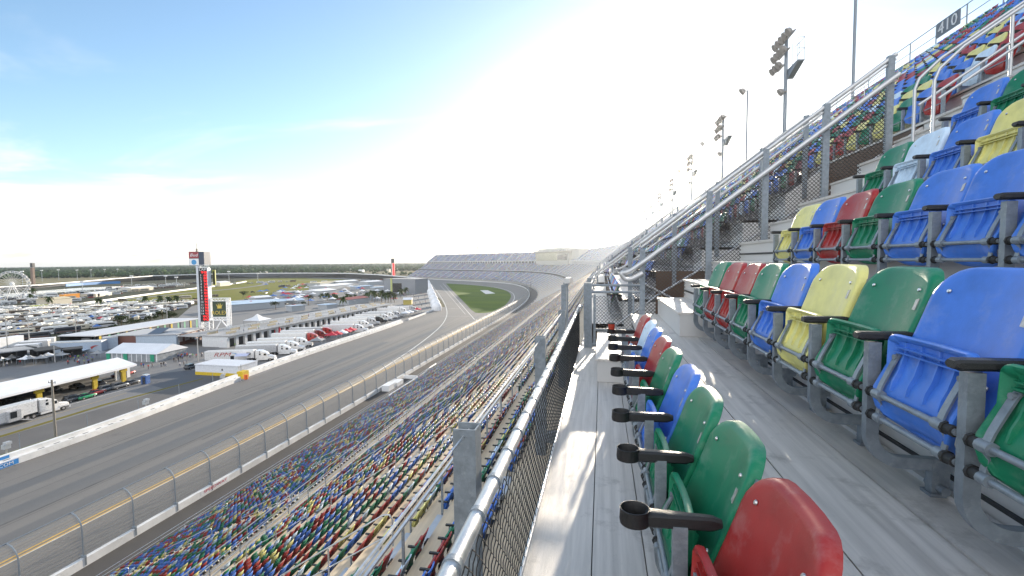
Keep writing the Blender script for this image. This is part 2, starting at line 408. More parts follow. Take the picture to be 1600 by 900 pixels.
sloped_fence(8.2, 1, 'grey chain link fence climbing beside the nearest stand opening, its looped handrail towards the camera', True)
sloped_fence(11.25, -1, 'sloped chain link fence on the far side of the nearest stand opening', True)
for i in range(1, 4):
    sloped_fence(8.2+20.4*i, 1, 'sloped chain link fence at the %s stand opening along the deck, its nearer side' % ('second', 'third', 'fourth')[i-1], False)
    sloped_fence(11.25+20.4*i, -1, 'sloped chain link fence at the %s stand opening along the deck, its farther side' % ('second', 'third', 'fourth')[i-1], False)
# low front rail beyond the gate
m = MB(); ro = thing('front_railing', 'continuing railing with pipe rail and mesh along the deck edge past the gate', 'railing')
pr_ = MB().box(-.43, -.36, -.03, .03, ZA-.3, ZR+.1).mesh('post', GALV, 0)
for y in np.arange(11.3, 120, 2.6): link('post', pr_, ro, (0, float(y), 0))
m = MB(); m.tube([(XR, 11.3, ZR), (XR, 280, ZR)], .03, 6); m.tube([(XR, 11.3, ZR-.3), (XR, 280, ZR-.3)], .02, 6); m.tube([(XR, 11.3, ZR-.55), (XR, 280, ZR-.55)], .02, 6); m.build('rail', PIPE, ro)
# taller posts just before the gate, outside the railing
for i, (y, zt_) in enumerate(((7.55, H-.40), (7.95, H-.38))):
    m = MB(); m.box(-.64, -.56, y-.04, y+.04, ZA-.4, zt_); m.build('post', GALV, gate, smooth=0)
m = MB(); m.box(-.58, -.50, 7.4, 8.0, H-.37, H-.29); m.build('cap_beam', PIPE, gate)

# ---- aisle handrails
def hoop(name, label, pts, posts, group, r=.021, low=True, parentloc=None):
    o = thing(name, label, 'handrail', group=group)
    P = [Vector(p) for p in pts]
    m = MB(); m.tube(P, r, 8)
    for a, b in posts: m.tube([a, b], r, 8)
    if low: m.tube([P[2]-Vector((0, 0, .36)), P[-2]-Vector((0, 0, .36))], r*.85, 8)
    m.build('rail', PIPE, o); return o
def up_hoop(x0, x1, y, lab, grp):
    zf = lambda x: H-1.455-.15+.695*(x+.36)
    z0, z1 = zf(x0), zf(x1)
    pts = [(x0, y, z0), (x0, y, z0+.72), (x0+.05, y, z0+.86), (x0+.14, y, z0+.95)]+[(x, y, zf(x)+.9) for x in np.linspace(x0+.3, x1, 6)]
    posts = [((x, y, zf(x)), (x, y, zf(x)+.9)) for x in np.arange(x0+1.1, x1+.1, 1.7)]
    return hoop('aisle_handrail', lab, pts, posts, grp)
GA = 'handrails standing in the upper aisles'
up_hoop(4.2, 12.5, 7.55, 'bright pipe handrail rising through the near aisle, the one farther from the camera', GA)
up_hoop(4.02, 12.5, 6.85, 'bright pipe handrail rising through the near aisle, the one closer to the camera', GA)
for i in range(1, 5):
    up_hoop(5.2, 14, 7.2+20.4*i, 'pipe handrail in the upper aisle, number %s beyond the near one' % ('one', 'two', 'three', 'four')[i-1], GA)
# lower deck aisles with hoops
LA = [-1.2+11.6*i for i in range(26)]        # aisle starts, 1.25 m wide
zl = lambda o: float(np.interp(o, [p[0] for p in LOW+MID], [p[1] for p in LOW+MID]))
proto = None; nh = 0
GL = 'looped handrails in the aisles of the lower stand'
def low_hoop(s, o0, o1):
    y = .62+s; n = 6
    pts = [(o0, y, zl(o0)), (o0, y, zl(o0)+.72), (o0+.06, y, zl(o0)+.88), (o0+.17, y, zl(o0)+.98)]+[(o, y, zl(o)+.96) for o in np.linspace(o0+.4, o1-.25, n)]+[(o1-.08, y, zl(o1)+.82), (o1, y, zl(o1)+.7), (o1, y, zl(o1))]
    pts = [(p[0]-XO, p[1], p[2]) for p in pts]
    return hoop('aisle_handrail', 'looped grey pipe handrail between seat blocks in the lower stand', pts, [((o1/2+o0/2-XO, y, zl((o0+o1)/2)), (o1/2+o0/2-XO, y, zl((o0+o1)/2)+.94))], GL, .022)
base = []
for o0, o1 in ((50.3, 54.0), (44.9, 48.7), (39.5, 43.4), (29.0, 33.5), (21.0, 26.0), (11.0, 17.0)):
    base.append(low_hoop(0, o0, o1))
ROWORD = ['top', 'second', 'third', 'fourth', 'fifth', 'lowest']
AW = ['first', 'second', 'third', 'fourth', 'fifth', 'sixth', 'seventh', 'eighth', 'ninth', 'tenth', 'eleventh', 'twelfth']
for ia, s in enumerate(LA[:12]):
    for ib, b in enumerate(base):
        lab = 'looped pipe handrail in the %s lower aisle from the camera, %s one down the slope' % (AW[ia], ROWORD[ib])
        if ia == 0: b.location = (0, s, 0); b['label'] = lab
        else: copy_tree(b, loc=(0, s, 0), label=lab)
# guard rails along the lower deck: front edge, cross aisle, near the top row
def long_rail(name, label, o, z, s1, gap, hs, rr=.025):
    g = thing(name, label, 'railing')
    pm_ = MB().box(-.025, .025, -.025, .025, 0, max(hs)).mesh('post', GALV, 0)
    for s in np.arange(-8, min(s1, 230), gap): link('post', pm_, g, W(float(s), o, z))
    m = MB()
    for h in hs:
        pr = [(o-rr, z+h-rr), (o+rr, z+h-rr), (o+rr, z+h+rr), (o-rr, z+h+rr)]; sweep(m, pr, -10, s1, close=True)
    m.build('rail', PIPE, g, smooth=0)
long_rail('front_edge_railing', 'pale pipe railing along the lowest edge of the stand above the dark walkway', 8.7, 2.34, S_END, 2.4, (.55, .95))
long_rail('cross_aisle_railing', 'pipe railing along the cross aisle halfway down the lower stand', MID0+.05, 16.05, S_END, 2.4, (.3, .6, 1.0))
long_rail('cross_aisle_railing', 'second pipe railing on the downhill side of the cross aisle', LOW[-1][0]+.8, 15.55, S_END, 2.4, (.5, 1.0))
long_rail('upper_row_railing', 'pipe rail in front of the highest seat row of the lower stand', MID[21][0]-.1, MID[21][1], 280, 2.4, (1.0,), .028)
# ---------------------------------------------------------------- folding stadium seats
# local frame: x=0 at the front of the armrest, +x towards the riser (at .36), z=0 on the tread, seat between the posts along y
def outline(w, z0, z1, rt, rb, n=6):
    """rounded outline in (y,z), counter-clockwise seen from the front"""
    h = w/2; P = []
    for cy, cz, r, a0 in ((h-rt, z1-rt*.9, rt, 0), (-h+rt, z1-rt*.9, rt, 90), (-h+rb, z0+rb, rb, 180), (h-rb, z0+rb, rb, 270)):
        for i in range(n+1):
            a = R_(a0+90*i/n); P.append((cy+r*math.cos(a), cz+r*math.sin(a)*(.9 if a0 < 180 else 1)))
    out = []                                 # resample the long sides a little
    for i, p in enumerate(P):
        q = P[(i+1) % len(P)]; out.append(p); d = math.dist(p, q)
        k = int(d/.07)
        for j in range(1, k): out.append((p[0]+(q[0]-p[0])*j/k, p[1]+(q[1]-p[1])*j/k))
    return out
def shell(ol, xf, rings, cz):
    """concentric rings: (scale, dx) ; xf(y,z) gives the front surface"""
    mb = MB(); n = len(ol); vs = []
    for sc, dx in rings:
        for y, z in ol:
            yy, zz = y*sc, cz+(z-cz)*sc; vs.append((xf(yy, zz)+dx, yy, zz))
    fs = [(i*n+k, i*n+(k+1) % n, (i+1)*n+(k+1) % n, (i+1)*n+k) for i in range(len(rings)-1) for k in range(n)]
    a, b = len(vs), len(vs)+1
    vs += [(xf(0, cz)+rings[0][1], 0, cz), (xf(0, cz)+rings[-1][1], 0, cz)]
    fs += [(a, (k+1) % n, k) for k in range(n)]+[(b, (len(rings)-1)*n+k, (len(rings)-1)*n+(k+1) % n) for k in range(n)]
    return mb.add(vs, fs)
PITCHY = .51
bx = lambda y, z: .105+(z-.36)*.372-.55*y*y-.10*(z-.62)**2+.02*max(0, z-.8)
BACK = shell(outline(.485, .37, .888, .125, .05), bx, [(.35, 0), (.7, 0), (.9, .001), (.965, .004), (.992, .012), (1.0, .024), (1.0, .046), (.985, .048), (.965, .030), (.6, .028)], .64)
def pan_x(y, z):
    t = (z-.30)/.34
    return .060+.055*t-.05*math.sin(math.pi*min(1, max(0, (t-.05)/.6)))*.6+.012*math.cos(y*7)-.01+(.05*max(0, .12-t)/.12)+(-.012 if t > .9 else 0)
PANO = outline(.425, .285, .640, .03, .15)
PAN = shell(PANO, pan_x, [(.3, .004), (.6, .004), (.86, .006), (.90, -.004), (.965, -.008), (.995, -.004), (1.0, .004), (.99, .016), (.95, .020), (.5, .022)], .47)
for yr in (-.125, -.045, .045, .125):                     # moulded ribs on the underside
    i0 = len(PAN.v); zs = np.linspace(.44, .618, 6); vs = []
    for i, z in enumerate(zs):
        d = .017*math.sin(math.pi*(.12+.80*i/5)); x = pan_x(yr, z)+.004
        vs += [(x+.006, yr-.008, z), (x-d, yr-.004, z), (x-d, yr+.004, z), (x+.006, yr+.008, z)]
    PAN.add(vs, [(4*i+k, 4*i+k+1, 4*i+k+5, 4*i+k+4) for i in range(5) for k in range(3)])
PAN.box(.088, .105, -.17, .17, .592, .598); PAN.box(.084, .10, -.17, .17, .575, .580)
def sweep_xz(mb, path, hw, th, yc=0):
    """flat bar following a path in the x-z plane: half width hw along y, thickness th"""
    P = [Vector((p[0], 0, p[1])) for p in path]; vs = []
    for i, p in enumerate(P):
        t = (P[min(i+1, len(P)-1)]-P[max(i-1, 0)]).normalized(); nn = Vector((-t.z, 0, t.x))*th/2
        for sy, sn in ((-1, -1), (1, -1), (1, 1), (-1, 1)): vs.append((p.x+nn.x*sn, yc+hw*sy, p.z+nn.z*sn))
    n = len(P)
    return mb.add(vs, [(4*i+k, 4*i+(k+1) % 4, 4*i+4+(k+1) % 4, 4*i+4+k) for i in range(n-1) for k in range(4)]+[(3, 2, 1, 0), tuple(4*n-4+k for k in range(4))])
arc = lambda cx, cz, r, a0, a1, n=7: [(cx+r*math.cos(R_(a0+(a1-a0)*i/n)), cz+r*math.sin(R_(a0+(a1-a0)*i/n))) for i in range(n+1)]
POST = MB(); sweep_xz(POST, [(.056, .598), (.056, .25)]+arc(.166, .235, .11, 180, 270)+[(.345, .125)], .0175, .045)
FOOT = MB(); FOOT.box(.265, .325, -.02, .02, .003, .145); FOOT.box(.255, .335, -.032, .032, .002, .016); FOOT.tube([(.295, -.05, .035), (.295, .05, .035)], .018, 8)
STAN = MB(); sweep_xz(STAN, [(.10, .355), (.145, .42), (.30, .815)], .021, .03); STAN.box(.075, .20, -.018, .018, .395, .425)
PIV = MB()
hb = PITCHY/2-.02
PIV.tube([(.036, -hb, .412), (.036, hb, .412)], .0105, 10)
LOWB = MB(); LOWB.tube([(.040, -hb, .322), (.040, hb, .322)], .0105, 10)
BUSH = MB(); BUSH.tube([(0, -.024, 0), (0, .006, 0)], .017, 10); BUSH.tube([(0, .006, 0), (0, .016, 0)], .021, 8)
def bracket(s):
    m = MB(); y = s*.165
    sweep_xz(m, [(.100, .566), (.090, .552), (.068, .505), (.046, .455), (.036, .425)], .013, .007, y)
    m.tube([(.036, y-.022, .412), (.036, y+.022, .412)], .019, 10)
    sweep_xz(m, [(.036, .40), (.048, .375), (.042, .345), (.040, .325)], .011, .006, y+s*.012)
    m.tube([(.100, y, .556), (.080, y, .556)], .010, 8); m.tube([(.04, y-.016, .322), (.04, y+.016, .322)], .018, 10)
    return m
def rbox(mb, x0, x1, hy, z0, z1, c=.008, ta=1.0):
    """bar with softened edges along x; ta narrows its rear end"""
    vs = []
    for x, k, cc in ((x0, .80, .7), (x0+.012, 1, 1), (x1-.03, ta, 1), (x1, ta*.75, .6)):
        h = hy*k; zc = (z0+z1)/2; hz = (z1-z0)/2*cc
        for y, z in ((-h+c, -hz), (h-c, -hz), (h, -hz+c), (h, hz-c), (h-c, hz), (-h+c, hz), (-h, hz-c), (-h, -hz+c)): vs.append((x, y, zc+z))
    return mb.add(vs, [(8*i+k, 8*i+(k+1) % 8, 8*i+8+(k+1) % 8, 8*i+8+k) for i in range(3) for k in range(8)]+[tuple(range(8))[::-1], tuple(range(24, 32))])
ARM = MB(); rbox(ARM, 0, .218, .027, .605, .637)
ARMC = MB(); rbox(ARMC, -.05, .185, .027, .648, .694, ta=.6)
CUP = MB(); CUP.lathe([(.035, .004), (.0475, .008), (.0495, .022), (.047, .052), (.0485, .058), (.0455, .059), (.043, .055), (.041, .012), (.0, .011)], (-.084, 0, .642), 24, cap=False)
BOLT = MB(); BOLT.lathe([(.0085, 0), (.0085, .003), (.006, .006), (.0, .0065)], (0, 0, 0), 8, cap=False); BOLT.xform(Matrix.Rotation(R_(-90), 4, 'Y'))
PLATE = MB(); PLATE.prism([(-.016, -.024), (.012, -.024), (.019, .018), (-.009, .024)], -.0015, .0015, 'x')
ME = {}
for c in SEATC:
    ME['b'+c] = BACK.mesh('backrest_'+c, PLAS[c], 50); ME['p'+c] = PAN.mesh('seat_pan_'+c, PLAS[c], 45)
ME['post'] = POST.mesh('post', GALV, 50); POSTC = MB(); sweep_xz(POSTC, [(.056, .66), (.056, .25)]+arc(.166, .235, .11, 180, 270)+[(.345, .125)], .0175, .045); ME['postc'] = POSTC.mesh('post_tall', GALV, 50); ME['foot'] = FOOT.mesh('foot', GALV, 40); ME['stan'] = STAN.mesh('stanchion', GALV, 40)
ME['piv'] = PIV.mesh('pivot_bar', GALV); ME['low'] = LOWB.mesh('lower_bar', GALV); ME['bush'] = BUSH.mesh('bushing', RUBBER)
ME['bl'] = bracket(-1).mesh('bracket_a', GALV, 40); ME['br'] = bracket(1).mesh('bracket_b', GALV, 40)
ME['arm'] = ARM.mesh('armrest', BLACK, 40); ME['armc'] = ARMC.mesh('armrest_slim', BLACK, 40); ME['cup'] = CUP.mesh('cup_holder', BLACK, 50)
ME['bolt'] = BOLT.mesh('bolt', STEEL); ME['plate'] = PLATE.mesh('number_plate', mat('seat_number_plate', (.42, .42, .41), .45, .4, .25, 60))
def bolts(back):
    for y, z in ((-.165, .80), (.165, .80), (-.165, .53), (.165, .53)):
        b = link('bolt', ME['bolt'], back, (bx(y, z)-.001, y, z)); b.rotation_euler = (0, R_(20), 0)
    p = link('number_plate', ME['plate'], back, (bx(.19, .745)-.002, -.19, .745)); p.rotation_euler = (0, R_(20), R_(-12))
HR = random.Random(5)
def stanchion_set(t, cup, y):
    link('post', ME['postc' if cup else 'post'], t, (0, y, 0)); link('foot', ME['foot'], t, (0, y, 0))
    a = link('armrest', ME['armc' if cup else 'arm'], t, (0, y, 0))
    a.rotation_euler = (R_(HR.uniform(-1, 1)), R_(HR.uniform(-.5, .5)), R_(HR.uniform(-.8, .8)))
    if cup: link('cup_holder', ME['cup'], a)
def full_seat(c, x, y, z, label, group, cup=False):
    """y = nearer (camera-side) end of the seat's bay"""
    t = thing('stadium_seat', label, 'seat', (x, y+PITCHY/2, z), 0, group)
    b = link('backrest', ME['b'+c], t); bolts(b)
    b.rotation_euler = (R_(HR.uniform(-.7, .7)), R_(HR.uniform(-.9, .9)), R_(HR.uniform(-.8, .8)))
    p = link('seat_pan', ME['p'+c], t); th = R_(HR.uniform(-2.2, 1.6)); p.rotation_euler = (0, th, 0)
    p.location = (.036-(.036*math.cos(th)+.412*math.sin(th)), 0, .412-(-.036*math.sin(th)+.412*math.cos(th)))
    link('bracket', ME['bl'], p); link('bracket', ME['br'], p)
    link('pivot_bar', ME['piv'], t); link('lower_bar', ME['low'], t); 
    for sg in (-1, 1):
        for bx0, bz in ((.036, .412), (.040, .322)): link('bushing', ME['bush'], t, (bx0, sg*(hb-.03), bz))
    stanchion_set(t, cup, -PITCHY/2)
    link('back_stanchion', ME['stan'], t, (0, -PITCHY/2, 0))
    return t
ORD = ['nearest', 'second nearest', 'third nearest', 'fourth nearest', 'fifth nearest', 'sixth nearest', 'seventh nearest', 'eighth nearest', 'farthest']
ROWS = [  # row, first arm y (nearest seat), colours near -> far, x of arm front, description
    (1, 1.548-.51, ['red', 'green', 'green', 'blue', 'green', 'red', 'blue', 'white', 'red'], .107, 'in the front row beside the black mesh railing', True),
    (2, 1.561-.51, ['green', 'blue', 'green', 'yellow', 'blue', 'green', 'red', 'red', 'green'], .986, 'in the second row, right of the open walkway', False),
    (3, 2.654-.51, ['blue', 'blue', 'blue', 'green', 'red', 'blue', 'yellow'], 1.831, 'in the third row up on the right', False),
    (4, 4.266-1.02, ['blue', 'yellow', 'blue', 'white', 'green'], 2.676, 'in the fourth row up on the right', False),
    (5, 5.9-.51*3, ['green', 'green', 'blue'], 3.521, 'in the fifth row, near the right edge', False)]
HERO = 0
for k, y0, cols, x, desc, cup in ROWS:
    z = tz(k); x = x if k > 1 else .19
    for j, c in enumerate(cols):
        o = ORD[j] if j < len(cols)-1 else 'farthest'
        full_seat(c, x, y0+.51*j, z, '%s folding plastic seat, %s %s' % (c if c != 'white' else 'pale blue-white', o, desc), 'folding seats in the five nearest rows', cup); HERO += 1
    e = thing('row_end_stand', 'grey post with black armrest closing the far end of the %s row' % ['front', 'second', 'third', 'fourth', 'fifth'][k-1], 'armrest', (x, y0+.51*len(cols), z), 0, 'row end armrests')
    stanchion_set(e, cup, 0); link('back_stanchion', ME['stan'], e)
# the drink cup in the farthest holder of the front row
cp = thing('drink_cup', 'red paper drink cup with dark lid standing in the farthest front row cup holder', 'cup', (.107, 1.548+.51*8, tz(1)+.655))
m = MB(); m.lathe([(.028, -.004), (.030, .0), (.040, .105), (.041, .108), (.0385, .108), (.03, .1), (0, .1)], (0, 0, 0), 18, cap=False); m.build('cup_body', mat('red_paper_cup', (.42, .05, .025), .5, 0, .35, 40), cp)
m = MB(); m.lathe([(.0425, .106), (.0425, .114), (.038, .120), (.034, .118), (0, .118)], (0, 0, 0), 18, cap=False); m.build('lid', BLACK, cp)

# ---------------------------------------------------------------- all the other seats of the stand
CN = list(SEATC); CW = np.array([.24, .24, .33, .11, .08])
CAR = np.array([SEATC[c] for c in CN], dtype=np.float32)
# simpler seat for the middle distance
SB = shell(outline(.47, .38, .88, .11, .05, 2), bx, [(.6, 0), (.93, 0), (1, .012), (.97, .035)], .64)
SP = shell(outline(.41, .30, .635, .03, .12, 2), pan_x, [(.6, .0), (.97, -.004), (1, .04)], .47)
SA = MB(); SA.box(-.04, .215, -.26-.026, -.26+.026, .60, .64)
SF = MB(); SF.box(.03, .075, -.26-.018, -.26+.018, .12, .60); SF.box(.075, .345, -.26-.018, -.26+.018, .12, .16); SF.tube([(.05, -.25, .41), (.05, .25, .41)], .011, 5)
LM = {}
for c in CN:
    LM['b'+c] = SB.mesh('backrest_mid_'+c, PLAS[c], 45); LM['p'+c] = SP.mesh('seat_pan_mid_'+c, PLAS[c], 45)
SH = MB(); SH.box(.27, .36, -.10, .12, .44, .62)  # black block put in for the dark shade behind each backrest
LM['h'] = SH.mesh('rear_shade_block', BLACK, 30)
LM['a'] = SA.mesh('armrest_mid', BLACK, 30); LM['f'] = SF.mesh('frame_mid', GALV, 30)
# every position: (s, offset of armrest front, tread level, block, row index)
cand = []
def in_aisle(s): return any(a-.25 < s < a+1.5 for a in LA)
def row_positions(o, z, s0, s1, blk, ri, skip):
    n = int((s1-s0)/PITCHY); ss = s0+PITCHY*(np.arange(n)+.5)
    keep = np.array([not skip(s) for s in ss], dtype=bool); ss = ss[keep]
    cand.append((ss, np.full(len(ss), o), np.full(len(ss), z), np.full(len(ss), blk), np.full(len(ss), ri)))
aisle_low = lambda s: ((s+1.2) % 11.6) < 1.5
aisle_mid = lambda s: ((s+1.2) % 11.6) < 1.5
for i, (o, z) in enumerate(LOW): row_positions(o+.54, z, -2, S_END-2, 0, 28-i, aisle_low)
for i, (o, z) in enumerate(MID[:-1]): row_positions(o+.54, z, -2, S_END-2, 1, 22-i, aisle_mid)
for k in range(1, NUP):
    o = XO+.986+.845*(k-2); z = tz(k)
    def skip(s, k=k):
        for v in VOM:
            if k <= 6 and v-.3 < s < v+3.5: return True
            if v-2.6 < s < v+.25: return True
        return False
    row_positions(o, z, 8.75 if k > 6 else 12.2, S_END-2, 2, k, skip)
CS, CO, CZ, CB, CR = [np.concatenate([c[i] for c in cand]) for i in range(5)]
x_, y_, a_ = PATH(CS); PXW = x_+np.cos(a_)*CO; PYW = y_+np.sin(a_)*CO
rel = np.stack([PXW, PYW, CZ+.6-H], 1); dep = rel @ np.array(_f); pu = 800+FPX*(rel @ np.array(_r))/dep; pv = 450-FPX*(rel @ np.array(_u))/dep
CI = RNG.choice(5, len(CS), p=CW)
vis = (dep > .5) & (pu > 5) & (pu < 1590) & (pv > 5) & (pv < 890)
vis &= ~((CB < 2) & (rel[:, 2] < -3.35*np.abs(rel[:, 0])-.1))
vis &= ~((CB == 2) & (CR < 7))                          # hidden behind mesh and the nearer rows
order = np.argsort(np.where(vis, dep, 1e9)); NIND = 300-HERO-2
chosen = order[:NIND]; isch = np.zeros(len(CS), bool); isch[chosen] = True
rank = {}
def ordinal(n): return '%d%s' % (n, 'th' if 10 <= n % 100 <= 20 else {1: 'st', 2: 'nd', 3: 'rd'}.get(n % 10, 'th'))
cnt = {}
for q, i in enumerate(sorted(chosen, key=lambda i: (CB[i], CR[i], CS[i]))):
    c = CN[CI[i]]; key = (CB[i], CR[i]); cnt[key] = cnt.get(key, 0)+1; n = cnt[key]
    nm = c if c != 'white' else 'pale blue-white'
    if CB[i] == 1: lab = '%s seat, %s in the %s row of the lower stand' % (nm, ordinal(n), ordinal(int(CR[i])+1)); g = 'seats of the lower stand just below the railing'
    elif CB[i] == 0: lab = '%s seat, %s in the %s row under the cross aisle' % (nm, ordinal(n), ordinal(int(CR[i])+1)); g = 'seats of the lowest stand'
    else: lab = '%s seat, %s from the near aisle, %s row above the stand opening' % (nm, ordinal(n), ordinal(int(CR[i])-6)); g = 'seats of the upper deck past the near aisle'
    t = thing('stadium_seat', lab, 'seat', (float(PXW[i]), float(PYW[i]), float(CZ[i])), float(a_[i]), g)
    if CB[i] < 2: t.scale = (1, 1, .92)
    link('backrest', LM['b'+c], t); link('seat_pan', LM['p'+c], t); link('armrest', LM['a'], t); link('frame', LM['f'], t)
    if CB[i] < 2: link('rear_shade_block', LM['h'], t)
# the rest: one object, coarser with distance
def tmpl(parts):
    """parts: list of (MB, colour or None); returns V, quads, colour index"""
    V, Q, C = [], [], []
    for mb, c in parts:
        b = len(V); V += mb.v; C += [c]*len(mb.v)
        for f in mb.f:
            if len(f) == 3: f = (f[0], f[1], f[2], f[2])
            if len(f) == 4: Q.append(tuple(b+j for j in f))
    return np.array(V, np.float32), np.array(Q, np.int32), C
def grid_sheet(pts2):
    """two-sided thin curved sheet from rows of points"""
    m = MB(); n = len(pts2[0]); vs = [p for r in pts2 for p in r]
    m.add(vs, [(i*n+k, i*n+k+1, i*n+n+k+1, i*n+n+k) for i in range(len(pts2)-1) for k in range(n-1)]); return m
mbk = grid_sheet([[(bx(y, z)+dx, y*wf, z) for y in (-.235, -.12, 0, .12, .235)] for z, wf, dx in ((.40, .95, 0), (.62, 1, 0), (.80, 1, 0), (.875, .72, .005), (.88, .72, .035), (.62, 1, .03))])
mpn = grid_sheet([[(x, y, z) for y in (-.2, .2)] for x, z in ((.115, .63), (.08, .637), (.07, .5), (.05, .40), (.11, .31))])
marm = MB(); marm.box(-.03, .215, -.286, -.234, .60, .64)
shl = MB(); shl.box(.27, .36, -.10, .12, .44, .62)  # same shade block for the distant seats
T1 = tmpl([(shl, (.012, .012, .012)), (mbk, None), (mpn, None), (marm, (.012, .012, .012)), (SF, (.3, .32, .34))])
b2 = grid_sheet([[(bx(y, z), y*wf, z) for y in (-.23, 0, .23)] for z, wf in ((.40, .95), (.80, 1), (.885, .7))]+[[(bx(y, .885)+.05, y*.7, .888) for y in (-.23, 0, .23)]])
p2_ = grid_sheet([[(x, y, z) for y in (-.2, .2)] for x, z in ((.12, .63), (.08, .637), (.06, .40), (.11, .31))])
a2 = grid_sheet([[(-.03, y, .635) for y in (-.285, -.235)], [(.215, y, .635) for y in (-.285, -.235)]]); a2.box(-.03, .0, -.285, -.235, .59, .634)
T2 = tmpl([(shl, (.012, .012, .012)), (b2, None), (p2_, None), (a2, (.012, .012, .012))])
b3 = grid_sheet([[(bx(0, z), y, z) for y in (-.21, .21)] for z in (.48, .88)]+[[(bx(0, .88)+.055, y, .882) for y in (-.2, .2)]]); b3.quad((.08, -.2, .63), (.08, .2, .63), (.07, .2, .33), (.07, -.2, .33))
T3 = tmpl([(b3, None)])
b4 = grid_sheet([[(bx(0, z), y, z) for y in (-.70, .70)] for z in (.56, .86)]+[[(bx(0, .88)+.055, y, .882) for y in (-.72, .72)]])
T4 = tmpl([(b4, None)])
def stamp(T, idx, colors):
    V, Q, C = T; n = len(idx); k = len(V)
    ca, sa = np.cos(a_[idx])[:, None], np.sin(a_[idx])[:, None]
    out = np.empty((n, k, 3), np.float32)
    out[:, :, 0] = PXW[idx][:, None]+ca*V[None, :, 0]-sa*V[None, :, 1]
    out[:, :, 1] = PYW[idx][:, None]+sa*V[None, :, 0]+ca*V[None, :, 1]
    out[:, :, 2] = CZ[idx][:, None]+V[None, :, 2]*np.where(CB[idx] < 2, .92, 1.0)[:, None]
    col = np.empty((n, k, 3), np.float32)
    for j, c in enumerate(C): col[:, j, :] = colors if c is None else np.array(c)
    q = (Q[None]+(np.arange(n)*k)[:, None, None]).reshape(-1, 4)
    return out.reshape(-1, 3), q, col.reshape(-1, 3)
VV, QQ, CC = [], [], []; off = 0
rest = ~isch & (CS > -1.2)
# nothing of these can be seen from here: rows right under the deck edge, and what lies behind the frame
rest &= ~((dep < .5) | (pu > 2200) | (pv > 1500))
dd = np.abs(dep)
for T, sel, tri in ((T1, dd < 34, 0), (T2, (dd >= 34) & (dd < 120), 0), (T3, dd >= 120, 0)):
    idx = np.nonzero(rest & sel)[0]
    if tri: idx = idx[::3]
    cl = CAR[CI[idx]]*RNG.uniform(.85, 1.15, (len(idx), 1)).astype(np.float32)
    if tri: cl = cl*.5+CAR[RNG.choice(5, len(idx), p=CW)]*.3+CAR[RNG.choice(5, len(idx), p=CW)]*.2
    v, q, c = stamp(T, idx, cl); VV.append(v); QQ.append(q+off); CC.append(c); off += len(v)
SEATMIX = mat('seat_plastic_mixed', (.5, .5, .5), .4, 0, .08, 3, attr='Col', rvar=.06)
me = mesh_np('distant_seats', np.concatenate(VV), np.concatenate(QQ), SEATMIX, np.concatenate(CC))
tag(link('distant_seats', me), 'thousands of multicoloured folding seats filling the grandstand into the distance', 'seats', kind='stuff')
# ---------------------------------------------------------------- ground, track, walls
def structure(name, mb, m, smooth=0): return tag(mb.build(name, m, smooth=smooth), kind='structure')
def flat(name, pts, z, m, kind='structure', thick=0):
    mb = MB(); mb.poly([(p[0], p[1], z) for p in pts])
    o = mb.build(name, m, smooth=0)
    return tag(o, kind=kind)
def ribbon(mb, pts, w, z, mi=0):
    """flat painted line of width w through ground points"""
    P = [Vector((p[0], p[1])) for p in pts]; L_, R2 = [], []
    for i, p in enumerate(P):
        t = (P[min(i+1, len(P)-1)]-P[max(i-1, 0)]).normalized(); n = Vector((-t.y, t.x))*w/2
        L_.append((*(p+n), z)); R2.append((*(p-n), z))
    n = len(P); return mb.add(L_+R2, [(i, i+1, n+i+1, n+i) for i in range(n-1)], mi)
def smoothline(pts, k=3):
    P = [Vector((p[0], p[1])) for p in pts]
    for _ in range(k):
        Q = [P[0]]
        for a, b in zip(P[:-1], P[1:]): Q += [a.lerp(b, .25), a.lerp(b, .75)]
        P = Q+[P[-1]]
    return P
g = MB(); n_ = 24; ex = 9000
for i in range(n_):
    for j in range(n_):
        x0, y0 = -ex+2*ex*i/n_, -ex+2*ex*j/n_; g.quad((x0, y0, 0), (x0+2*ex/n_, y0, 0), (x0+2*ex/n_, y0+2*ex/n_, 0), (x0, y0+2*ex/n_, 0))
GRD = mat('ground_scrub', (.085, .085, .045), .95, 0, spec=.08, scale=.012, col2=(.15, .135, .085))
structure('ground', g, GRD)
ASPH = mat('track_asphalt', (.130, .123, .114), .75, 0, scale=.10, stretch=(1, .03, 1), col2=(.185, .175, .162), bump=.2, bscale=8, rvar=.12, stain=((.085, .082, .078), .22, .55, .57))
PAVE = mat('paddock_asphalt', (.15, .15, .152), .85, 0, scale=.05, col2=(.20, .198, .195), stain=((.09, .088, .085), .3, .6, .56))
DARKP = mat('walkway_asphalt', (.055, .052, .05), .85, 0, scale=.3, col2=(.075, .07, .066))
GRASS = mat('mown_grass', (.05, .10, .009), .95, 0, spec=.08, scale=.035, stretch=(.25, 1.0, 1), col2=(.10, .155, .017), bump=.4, bscale=3)
GRASSD = mat('dry_grass', (.135, .145, .022), .95, 0, spec=.08, scale=.02, col2=(.20, .185, .045), bump=.4, bscale=3)
VERGE = mat('verge_grass', (.06, .09, .02), .95, 0, spec=.08, scale=.4, col2=(.13, .13, .04))
LOTG = mat('lot_ground', (.05, .055, .03), .95, 0, spec=.08, scale=.03, col2=(.085, .085, .065))  # darkened base holds the shade lying between the campers
YEL = mat('yellow_line_paint', (.62, .36, .04), .6, 0, .2, .5)
WL = mat('white_line_paint', (.62, .61, .58), .6, 0, .2, .5)
